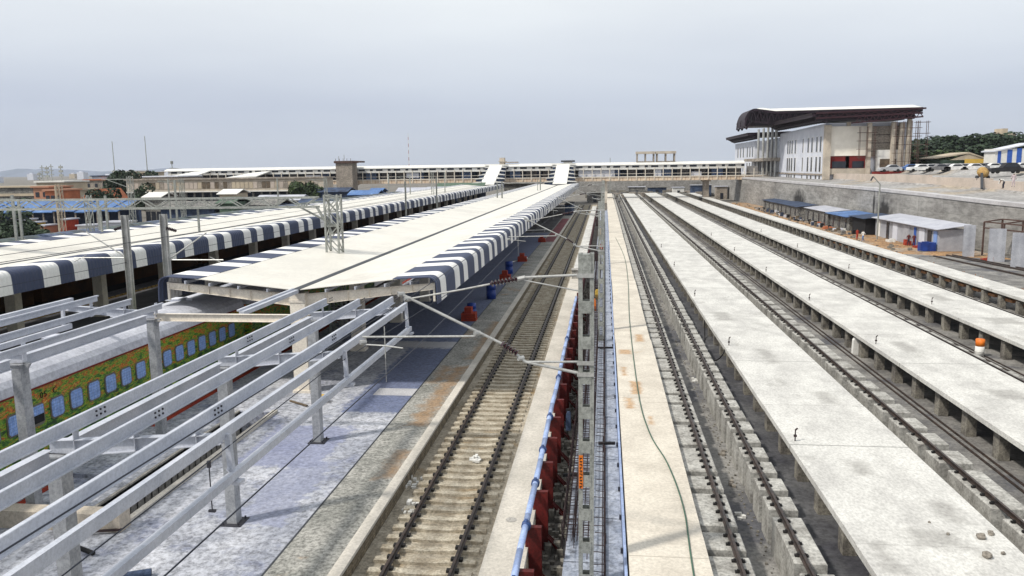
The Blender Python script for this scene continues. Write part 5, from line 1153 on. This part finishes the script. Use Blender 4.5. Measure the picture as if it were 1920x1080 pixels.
MB().box(p.x+2, q.x, 235, 245, 8.2, 10.6).build('walls', K['greenroof'], T_); MB().prism([(p.x, 11.2), (c, 12.6), (q.x+.5, 10.7), (q.x+.5, 10.4), (c, 12.2), (p.x, 10.9)], 234, 246).prism([(p.x+4, 10.5), (c, 12.2), (q.x, 10.5)], 234.2, 234.4).build('roof', K['tan'], T_)
MB().box(c-1, q.x-.3, 233.9, 234.1, 9.3, 10.7).build('yellow_wall', K['yellow'], T_)
T_ = empty('hill_building', 'cream building on top of the wooded rise', 'building', (150, 430, 15)); p = at(1870, 250, 430); q = at(1905, 250, 430)
MB().box(p.x, q.x, 430, 442, 8, p.z).box(p.x+3, q.x-3, 432, 440, p.z, p.z+2.4).build('walls', K['tan'], T_)
for k in range(5): MB().box(p.x+1+k*2.2, p.x+2+k*2.2, 429.9, 430, p.z-2.2, p.z-1.2).build('window', K['glassdark'], T_)
T_ = empty('metal_fence', 'long low grey blue fence behind the parked cars', 'fence', (90, 215, 8.3)); MB().box(72, 125, 214, 214.2, 8.1, 9.6).build('panels', K['tarpdark'], T_)
# cars
CPAL = [('car_white', (.75, .75, .75)), ('car_silver', (.45, .46, .48)), ('car_black', (.03, .03, .035)), ('car_blue', (.10, .18, .40)), ('car_red', (.25, .03, .02)), ('car_grey', (.2, .2, .21))]
def carbuild(x, y, z, colname, label, L_=4.2, H_=1.48):
    T_ = empty('parked_car', label, 'car', (x, y, z), 'cars parked on the upper ground')
    w = .85; hl = L_/2
    pr = [(-hl, .3), (-hl, .75), (-hl+.15, .88), (-hl*.55, .95), (-hl*.3, .98), (hl*.72, .98), (hl-.08, .92), (hl, .7), (hl, .3)]
    b = MB(); b.prism([(x+a, z+h) for a, h in pr], y-w, y+w); b.prism([(x-hl*.30, z+.98), (x-hl*.05, z+H_-.06), (x+hl*.10, z+H_), (x+hl*.5, z+H_-.02), (x+hl*.82, z+.98)], y-w+.08, y+w-.08)
    b.build('body', K[colname], T_)
    MB().prism([(x-hl*.24, z+1.02), (x-hl*.05, z+H_-.13), (x+hl*.48, z+H_-.12), (x+hl*.70, z+1.02)], y-w+.05, y+w-.05).build('windows', K['glassdark'], T_)
    for dx in (-hl*.62, hl*.62):
        for s in (-1, 1): MB().cyl((x+dx, y+s*(w-.15), z+.31), (x+dx, y+s*(w+.02), z+.31), .31, 14).build('wheel', K['tyre'], T_)
    return T_
for n, c in CPAL: flat(n, c)
cl = [(1668, 320, 'car_silver'), (1702, 317, 'car_blue'), (1717, 314, 'car_white'), (1722, 320, 'car_white'), (1740, 316, 'car_silver'), (1747, 321, 'car_white'), (1758, 317, 'car_grey'), (1768, 320, 'car_white'), (1776, 317, 'car_black'), (1787, 321, 'car_white'), (1800, 318, 'car_silver'), (1808, 320, 'car_white'), (1822, 318, 'car_white'), (1832, 315, 'car_grey'), (1858, 314, 'car_white'), (1893, 314, 'car_silver'), (1912, 316, 'car_white')]
for i, (px, py, cn) in enumerate(cl):
    Y = 168+(i % 3)*7; p = at(px, py+3, Y); z0 = 8.2
    carbuild(p.x, Y, z0, cn, f'{cn[4:]} car, {ordw[i]} from left among the small parked cars')
p = at(1885, 322, 140); carbuild(p.x, 140, 8.05, 'car_black', 'large black car nearest to the camera at the right edge', 5.0, 1.75)
# concrete mixer
p = at(1840, 322, 128); T_ = empty('concrete_mixer', 'yellow drummed concrete mixer with a dark chute leaning over the wall ground', 'mixer', (p.x, 128, 7.4))
b = MB(); b.cyl((p.x-.1, 127, p.z-.2), (p.x+.1, 127.9, p.z), .75, 16, r2=.75); b.cyl((p.x-.25, 126.5, p.z-.3), (p.x-.1, 127, p.z-.2), .35, 16, r2=.75); b.cyl((p.x+.1, 127.9, p.z), (p.x+.2, 128.5, p.z+.05), .75, 16, r2=.3); b.build('drum', K['mixertan'], T_, True)
b = MB(); b.beam((p.x-.7, 127.3, 7.3), (p.x-.5, 127.3, p.z), .12, .12); b.beam((p.x+.7, 127.6, 7.3), (p.x+.5, 127.6, p.z), .12, .12); b.cyl((p.x-.9, 127.5, 7.6), (p.x-.7, 127.5, 7.6), .4, 10); b.cyl((p.x+.7, 127.5, 7.6), (p.x+.9, 127.5, 7.6), .4, 10); b.build('frame', K['gutter'], T_)
b = MB(); b.beam((p.x-.8, 126, p.z-.2), (p.x-1.5, 124, p.z-2.4), .35, .2); b.cbox(p.x-1.9, 123.4, p.z-3.0, 1.2, .8, .3); b.build('chute', K['gutter'], T_)
# ================================================================== LEFT TOWN
def building(x0, x1, y, d, z1, m, label, rows=2, n=4, roof='tan', z0=-1, name='town_building', ww=.9, wh=1.1, zb=None):
    T_ = empty(name, label, 'building', ((x0+x1)/2, y, z0), 'buildings of the left town'); MB().box(x0, x1, y, y+d, z0, z1).build('walls', K[m], T_)
    MB().box(x0-.4, x1+.4, y-.4, y+d+.4, z1, z1+.35).build('roof', K[roof], T_)
    for r in range(rows):
        for k in range(n):
            x = x0+(x1-x0)*(k+.5)/n; z = z1-1.0-wh-r*3.0; MB().box(x-ww/2, x+ww/2, y-.08, y, z, z+wh).build('window', K['glassdark'], T_)
    return T_
def span(px0, px1, pyt, Y): a, c = at(px0, pyt, Y), at(px1, pyt, Y); return a.x, c.x, (a.z+c.z)/2
x0, x1, z = span(68, 120, 342, 185); T_ = building(x0, x1, 185, 9, z, 'tan', 'cream flat roofed building carrying antennas, left town', 1, 3, 'white', name='antenna_building')
for i, (px, py) in enumerate(((73, 322), (78, 310), (87, 311), (95, 308), (113, 309))):
    p = at(px, py, 188); b = MB(); b.beam((p.x, 188, z), (p.x, 188, p.z), .14, .14)
    for q in range(3): b.beam((p.x-.5, 188, p.z-.6-q*1.0), (p.x+.5, 188, p.z-.6-q*1.0), .3, .2 if i % 2 else .5)
    b.build('antenna', K['mast'], T_)
x0, x1, z = span(62, 90, 352, 170); building(x0, x1, 170, 8, z, 'orangewall', 'orange painted building just before the cream one', 1, 2, 'orangewall')
x0, x1, z = span(84, 112, 358, 168); building(x0, x1, 168, 7, z, 'terracotta', 'reddish low building right of the orange one', 1, 3, 'orangewall')
x0, x1, z = span(0, 62, 352, 175); T_ = building(x0-30, x1, 176, 6, z, 'huta', 'long grey viaduct like building at the far left with pale edge bands', 0, 1, 'tan'); MB().box(x0-30, x1, 175.8, 176, z-2, z-1.4).build('band', K['tan'], T_)
x0, x1, z = span(158, 216, 338, 235); building(x0, x1, 235, 12, z, 'rawconc', 'brown building with wide flat roof left of the dark tree', 1, 4, 'terracotta')
x0, x1, z = span(172, 190, 331, 245); building(x0, x1, 245, 8, z, 'whiteblue', 'small bluish roof block above the brown building', 1, 2, 'tarpdark')
x0, x1, z = span(212, 246, 322, 300); building(x0, x1, 300, 10, z, 'tan', 'cream high building behind the dark tree', 1, 3, 'white')
x0, x1, z = span(260, 282, 324, 300); building(x0, x1, 300, 10, z, 'tan', 'pale yellow building right of the dark tree', 1, 2, 'tan')
x0, x1, z = span(128, 150, 357, 190); building(x0, x1, 190, 8, z, 'tan', 'low tan house left of the orange tiled roof', 1, 2, 'tan')
x0, x1, z = span(270, 332, 332, 225); building(x0, x1, 225, 14, z, 'rawconc', 'long grey roofed building joining the footbridge left end', 1, 6, 'whiteblue')
# orange gable roof
x0, x1, z = span(146, 192, 358, 160); T_ = empty('tiled_house', 'house with bright orange tiled roof in the left town', 'house', (x0, 160, -1)); MB().box(x0+1, x1-1, 161, 168, -1, z-1.6).build('walls', K['tan'], T_)
MB().prism([(x0, z-1.9), (x0+3.2, z+.2), (x1-1.5, z+.4), (x1+.3, z-1.9)], 160, 169).build('roof', K['terracotta'], T_)
# blue sheet roofed market shed
x0, x1, _ = span(-30, 245, 380, 130); T_ = empty('market_shed', 'long shed with sagging blue sheet roof across the left yard', 'shed', (x0, 128, -1))
b = MB(); n = 14
for k in range(n):
    xa, xb = x0+(x1-x0)*k/n, x0+(x1-x0)*(k+1)/n; za = 5.5+.12*math.sin(k*1.7)
    b.add([(xa, 126, za-1.7), (xb-.02, 126, za-1.7), (xb-.02, 133, za+.05), (xa, 133, za+.05), (xa, 126, za-1.82), (xb-.02, 126, za-1.82), (xb-.02, 133, za-.1), (xa, 133, za-.1)], [(0,1,2,3),(7,6,5,4),(0,4,5,1),(1,5,6,2),(3,2,6,7),(0,3,7,4)])
b.build('roof', K['tarpblue'], T_); MB().box(x0, x1, 132, 133, -1, 3.6).build('back_wall', K['tarpdark'], T_)
for k in range(15): x = x0+(x1-x0)*k/14; MB().box(x-.12, x+.12, 126.3, 126.5, -1, 3.7).build('post', K['rawconc'], T_)
for i, (px0, px1, m) in enumerate(((40, 52, 'tan'), (55, 68, 'yellow'), (72, 90, 'orangewall'), (118, 131, 'redpaint'), (196, 240, 'whiteblue'), (150, 180, 'white'))):
    a, c, _ = span(px0, px1, 400, 123); T_ = empty('kiosk', ['cream', 'yellow', 'orange', 'red', 'bluish', 'white'][i]+' kiosk under the blue sheet roof', 'kiosk', (a, 123, -1), 'kiosks under the blue sheet roof')
    MB().box(a, c, 122, 125, -1, 2.6-(i % 3)*.5).build('walls', K[m], T_); MB().box(a-.2, c+.2, 121.7, 125.2, 2.6-(i % 3)*.5, 2.8-(i % 3)*.5).build('roof', K['tinroof'], T_); MB().box(a+.5, c-.5, 121.93, 122, -.2, 1).build('hatch', K['glassdark'], T_)
# long station wing with columns
x0, x1, z = span(236, 500, 337, 222); T_ = empty('station_wing', 'long tan facade band on columns in front of the footbridge left half', 'building', (x0, 222, -1))
MB().box(x0, x1+17, 222, 230, 4.6, 7.9).build('facade', K['creamconc'], T_); MB().box(x0-.5, x1+17.5, 221.5, 230.5, 7.9, 8.3).build('roof', K['rawconc'], T_)
b = MB(); r2_ = random.Random(3)
for k in range(44): x = x0+2+k*(x1+14-x0)/44; MB().box(x-.55, x+.55, 221.9, 222, 5.3, 7.2).build('window', K[r2_.choice(['brown', 'pinkconc', 'rawconc', 'tan'])], T_)
MB().box(x0, x1+17, 221.7, 222, 4.3, 4.6).build('ledge', K['white'], T_)
for k in range(24): x = x0+k*(x1+16-x0)/23; MB().box(x-.25, x+.25, 222.5, 223, -1, 4.3).build('column', K['huta'], T_)
MB().box(x0, x1+17, 229, 230, -1, 4.6).build('back_wall', K['tarpdark'], T_)
# sheds with white and blue roofs in mid distance
for i, (px0, px1, pt, Y, rm, wm) in enumerate(((270, 300, 361, 170, 'white', 'huta'), (411, 442, 355, 175, 'white', 'tan'), (655, 705, 357, 190, 'tarpblue', 'tarpdark'), (693, 712, 353, 196, 'tarpblue', 'tarpdark'), (745, 800, 352, 205, 'tinroof', 'tarpdark'), (820, 905, 343, 225, 'greenroof', 'tarpdark'), (480, 560, 366, 165, 'tinroof', 'tarpdark'), (560, 640, 372, 150, 'tarpdark', 'huta'), (410, 435, 370, 140, 'greenroof', 'greenroof'), (300, 400, 378, 140, 'huta', 'tarpdark'), (430, 520, 374, 145, 'huta', 'tarpdark'), (800, 900, 350, 210, 'tin', 'tarpdark'), (945, 1015, 338, 262, 'huta', 'huta'), (590, 650, 352, 200, 'tarpdark', 'tarpdark'))):
    x0, x1, z = span(px0, px1, pt, Y); T_ = empty('yard_shed', ['white roofed shed far left of the long facade', 'white roofed shed before the long facade middle', 'blue roofed shed below the lift shaft', 'second blue roofed shed right behind it', 'pale roofed shed right of the blue roofs', 'green roofed shed before the smaller stair cover', 'pale shed behind the round tree', 'dark shed behind the far canopy middle', 'small green covered shed under the lattice beam', 'grey shed low in the yard at left of beam', 'dark grey shed low in the yard below the facade', 'tin shed behind the green roof', 'low hut between the two stair covers', 'dark shed left of the lift shaft foot'][i], 'shed', (x0, Y, -1), 'sheds in the rail yard')
    MB().box(x0, x1, Y, Y+6, -1, z-.9).build('walls', K[wm], T_); MB().prismx([(Y-.6, z-1.0), (Y+3, z), (Y+6.6, z-.9), (Y+6.6, z-1.05), (Y+3, z-.15), (Y-.6, z-1.15)], x0-.5, x1+.5).build('roof', K[rm], T_)
    for k in range(3): x = x0+(x1-x0)*(k+.5)/3; MB().box(x-.5, x+.5, Y-.05, Y, -1, min(1.4, z-1.5)).build('door', K['glassdark'], T_)
for i, (px0, px1, pa, pb, Y) in enumerate(((322, 362, 322, 334, 238), (445, 480, 322, 333, 240))):
    a, c = at(px0, pb, Y), at(px1, pa, Y); T_ = empty('sloping_roof', ['white sloping stair roof at the left end of the footbridge', 'white sloping stair roof before the footbridge, right of the left end'][i], 'roof', (a.x, Y, 5)); b = MB()
    b.add([(a.x-4, Y, a.z), (c.x, Y, a.z+.4), (c.x+2, Y+8, c.z+.4), (a.x+3, Y+8, c.z), (a.x-4, Y, a.z-.3), (c.x, Y, a.z+.1), (c.x+2, Y+8, c.z+.1), (a.x+3, Y+8, c.z-.3)], [(0,1,2,3),(7,6,5,4),(0,4,5,1),(1,5,6,2),(3,2,6,7),(0,3,7,4)]); b.build('sheet', K['white'], T_)
    MB().box(a.x+1, c.x, Y+4, Y+8, -1, a.z).build('walls', K['tarpdark'], T_)
# tall antennas far away
for i, (px, pt, pb, Y, m) in enumerate(((210, 265, 335, 320, 'mast'), (271, 255, 335, 320, 'mast'), (765, 250, 312, 480, 'redpaint'), (635, 293, 312, 420, 'mast'), (645, 290, 312, 420, 'mast'), (322, 305, 330, 280, 'mast'), (1144, 296, 312, 300, 'mast'))):
    p = at(px, pt, Y); T_ = empty('antenna_mast', ['tall thin antenna mast rising left of the dark tree', 'tallest thin antenna mast right of the dark tree', 'red and white banded radio mast on the skyline', 'short twin antenna left of the lift shaft', 'slightly taller twin antenna left of the lift shaft', 'ball topped mast by the white sloping roof', 'tiny mast above footbridge right of the big stairs'][i], 'antenna mast', (p.x, Y, 0), 'antenna masts on the skyline')
    b = MB(); zz = 0; k = 0; seg = (p.z+1)/16
    for k in range(16): b.beam((p.x, Y, -1+seg*k), (p.x, Y, -1+seg*(k+1)), .32-.008*k, .32-.008*k, k % 2 if i == 2 else 0)
    if i == 5: b.cyl((p.x, Y, p.z-.5), (p.x, Y, p.z+.6), .5, 8)
    b.build('shaft', [K[m], K['white']], T_)
# far town haze silhouettes and hills
R2 = random.Random(9)
def ridge(name, X0_, X1_, Y, zb, zt, m, n=60, seed=1):
    rr = random.Random(seed); b = MB(); hs_ = []
    for k in range(n+1): hs_.append(zb+(zt-zb)*(.55+.25*math.sin(k*.35+seed)+.2*rr.random()))
    for k in range(n):
        xa, xb = X0_+(X1_-X0_)*k/n, X0_+(X1_-X0_)*(k+1)/n
        b.add([(xa, Y, -2), (xb, Y, -2), (xb, Y+200, hs_[k+1]), (xa, Y+200, hs_[k]), (xb, Y+900, -2), (xa, Y+900, -2)], [(0, 1, 2, 3), (3, 2, 4, 5)])
    return struct(b.build(name, m))
ridge('far_hills', -4600, -2150, 3600, 0, 42, K['hill'], 50, 2)
for i in range(20):
    px = R2.uniform(-20, 1380); Y = R2.uniform(900, 1900); p = at(px, 316-px*.0135+8, Y); h = R2.uniform(5, 10)*(1+Y/4000); w = R2.uniform(10, 28)
    T_ = empty('distant_block', f'hazy distant town block, {i+1} along the skyline', 'building', (p.x, Y, -1), 'hazy distant town blocks'); MB().box(p.x-w/2, p.x+w/2, Y, Y+15, -1, h).build('walls', K[R2.choice(['whiteblue', 'tan', 'whiteblue', 'white'])], T_)
    MB().box(p.x-w/4, p.x+w/5, Y+3, Y+9, h, h+2.2).build('roof_room', K['whiteblue'], T_)
DB = sorted([o for o in COL.objects if o.name.startswith('distant_block')], key=lambda o: o.location.x/o.location.y)
for i, o in enumerate(DB): o['label'] = f'pale hazy town block far off on the skyline, {ordw[i]} from the left'
# ================================================================== PEOPLE
def person(x, y, z, label, shirt, trousers, pose='stand', rz=0, h=1.68, head=None):
    s = h/1.68; J = {}
    lean = 0
    if pose == 'stand':
        J = dict(pel=(0, 0, .92), ch=(0, 0, 1.25), nk=(0, 0, 1.42), hd=(0, .01, 1.56), lk=(-.1, .02, .5), lf=(-.11, 0, .07), lt=(-.11, .13, .03), rk=(.1, .03, .5), rf=(.12, .02, .07), rt=(.12, .15, .03), ls=(-.18, 0, 1.36), le=(-.24, -.01, 1.1), lw=(-.24, .08, .86), rs=(.18, 0, 1.36), re=(.24, 0, 1.1), rw=(.22, .12, .88))
    elif pose == 'walk':
        J = dict(pel=(0, 0, .90), ch=(0, .03, 1.23), nk=(0, .05, 1.41), hd=(0, .08, 1.55), lk=(-.09, .18, .5), lf=(-.1, .25, .08), lt=(-.1, .38, .05), rk=(.09, -.04, .48), rf=(.1, -.30, .12), rt=(.1, -.2, .03), ls=(-.18, .03, 1.34), le=(-.23, -.12, 1.1), lw=(-.2, -.08, .88), rs=(.18, .03, 1.34), re=(.23, .12, 1.12), rw=(.18, .28, 1.0))
    else:
        J = dict(pel=(0, -.12, .86), ch=(0, .2, 1.02), nk=(0, .36, 1.06), hd=(0, .48, 1.02), lk=(-.13, .02, .47), lf=(-.16, 0, .07), lt=(-.16, .13, .03), rk=(.13, .03, .47), rf=(.17, 0, .07), rt=(.17, .14, .03), ls=(-.17, .3, 1.0), le=(-.2, .38, .74), lw=(-.12, .5, .5), rs=(.17, .3, 1.0), re=(.2, .4, .74), rw=(.12, .52, .5))
    names = list(J); idx = {n: i for i, n in enumerate(names)}
    ed = [('pel', 'ch'), ('ch', 'nk'), ('nk', 'hd'), ('pel', 'lk'), ('lk', 'lf'), ('lf', 'lt'), ('pel', 'rk'), ('rk', 'rf'), ('rf', 'rt'), ('ch', 'ls'), ('ls', 'le'), ('le', 'lw'), ('ch', 'rs'), ('rs', 're'), ('re', 'rw')]
    rad = dict(pel=(.15, .11), ch=(.16, .11), nk=(.06, .06), hd=(.085, .1), lk=(.065, .065), lf=(.042, .045), lt=(.035, .025), rk=(.065, .065), rf=(.042, .045), rt=(.035, .025), ls=(.065, .065), le=(.042, .042), lw=(.033, .033), rs=(.065, .065), re=(.042, .042), rw=(.033, .033))
    me = bpy.data.meshes.new('person'); me.from_pydata([tuple(c*s for c in J[n]) for n in names], [(idx[a], idx[c]) for a, c in ed], [])
    o = bpy.data.objects.new('person', me); COL.objects.link(o)
    o.modifiers.new('skin', 'SKIN'); sl = me.skin_vertices[0].data
    for n in names: sl[idx[n]].radius = tuple(r*s for r in rad[n])
    sl[idx['pel']].use_root = True
    o.modifiers.new('sub', 'SUBSURF').levels = 1
    dg = bpy.context.evaluated_depsgraph_get(); m2_ = bpy.data.meshes.new_from_object(o.evaluated_get(dg)); o.modifiers.clear(); o.data = m2_
    m2_.materials.clear()
    for mn in (K['skin'], K[shirt], K[trousers], K['hair']): m2_.materials.append(mn)
    for p in m2_.polygons:
        c = p.center/s; hd = Vector(J['hd']); k = 1
        if (c-hd).length < .16: k = 3 if c.z > hd.z+.02 or c.y < hd.y-.04 else 0
        elif c.z < J['pel'][2]-.02 and (abs(c.x) < .2 and c.z > .1) and not (pose == 'bend' and c.y > .25): k = 2
        elif c.z < .1: k = 3
        elif abs(c.x) > .19 and c.z < 1.05: k = 0
        p.material_index = k; p.use_smooth = True
    o.location = (x, y, z); o.rotation_euler = (0, 0, rz); tag(o, label, 'person', 'people on the site'); return o
flat('redshirt', (.45, .05, .03)); flat('pinkshirt', (.6, .5, .52)); flat('darktrouser', (.03, .03, .05)); flat('browntrouser', (.22, .10, .07)); flat('yellowshirt', (.55, .45, .2))
def ground_at(px, py, z): p = atz(px, py, z); return p.x, p.y
x, y = ground_at(1607, 450, -.93); person(x, y, -.93, 'person in red clothes standing on the sand, left of the white shirted person', 'redshirt', 'redshirt', rz=.5)
x, y = ground_at(1618, 453, -.93); person(x, y, -.93, 'person in a pale shirt and dark trousers on the sand', 'white', 'tarpblue', 'walk', rz=2)
x, y = ground_at(1703, 461, -.93); person(x, y, -.93, 'person in dark red standing by the blue water tanks, left of two', 'maroon', 'darktrouser', rz=3)
x, y = ground_at(1713, 462, -.93); person(x, y, -.93, 'person in maroon standing by the blue water tanks, right of two', 'maroon', 'maroon', rz=2.6)
x, y = ground_at(1462, 398, -.93); person(x, y, -.93, 'person in blue and white beside the first hut', 'whiteblue', 'tarpdark', rz=1)
x, y = ground_at(1470, 400, -.93); person(x, y, -.93, 'person in brown beside the first hut', 'browntrouser', 'browntrouser', rz=1)
x, y = ground_at(1489, 400, -.93); person(x, y, -.93, 'person in yellow standing between the first two huts', 'yellowshirt', 'darktrouser', rz=1)
p = at(1900, 346, 104); person(p.x, 104, p.z-.3, 'person in pale pink standing on the upper ground near right edge', 'pinkshirt', 'pinkshirt', rz=2.5, h=1.75)
p = at(1881, 352, 102); person(p.x, 102, p.z-.1, 'person in white shirt bending over on the upper ground', 'white', 'darktrouser', 'bend', rz=1.4, h=1.75)

# ================================================================== AIR
b = MB(); b.box(-5000, 5200, -30, 5200, -3, 140); hz_ = b.build('haze', K['white']); hz_['kind'] = 'stuff'
hm = bpy.data.materials.new('haze_air'); hm.use_nodes = True; ht = hm.node_tree; ht.nodes.clear()
pv = N(ht, 'ShaderNodeVolumePrincipled'); pv.inputs['Density'].default_value = .00008; pv.inputs['Color'].default_value = (.86, .90, 1, 1); pv.inputs['Anisotropy'].default_value = .2
ho = N(ht, 'ShaderNodeOutputMaterial'); L(ht, pv.outputs[0], ho.inputs['Volume']); hz_.data.materials.clear(); hz_.data.materials.append(hm)
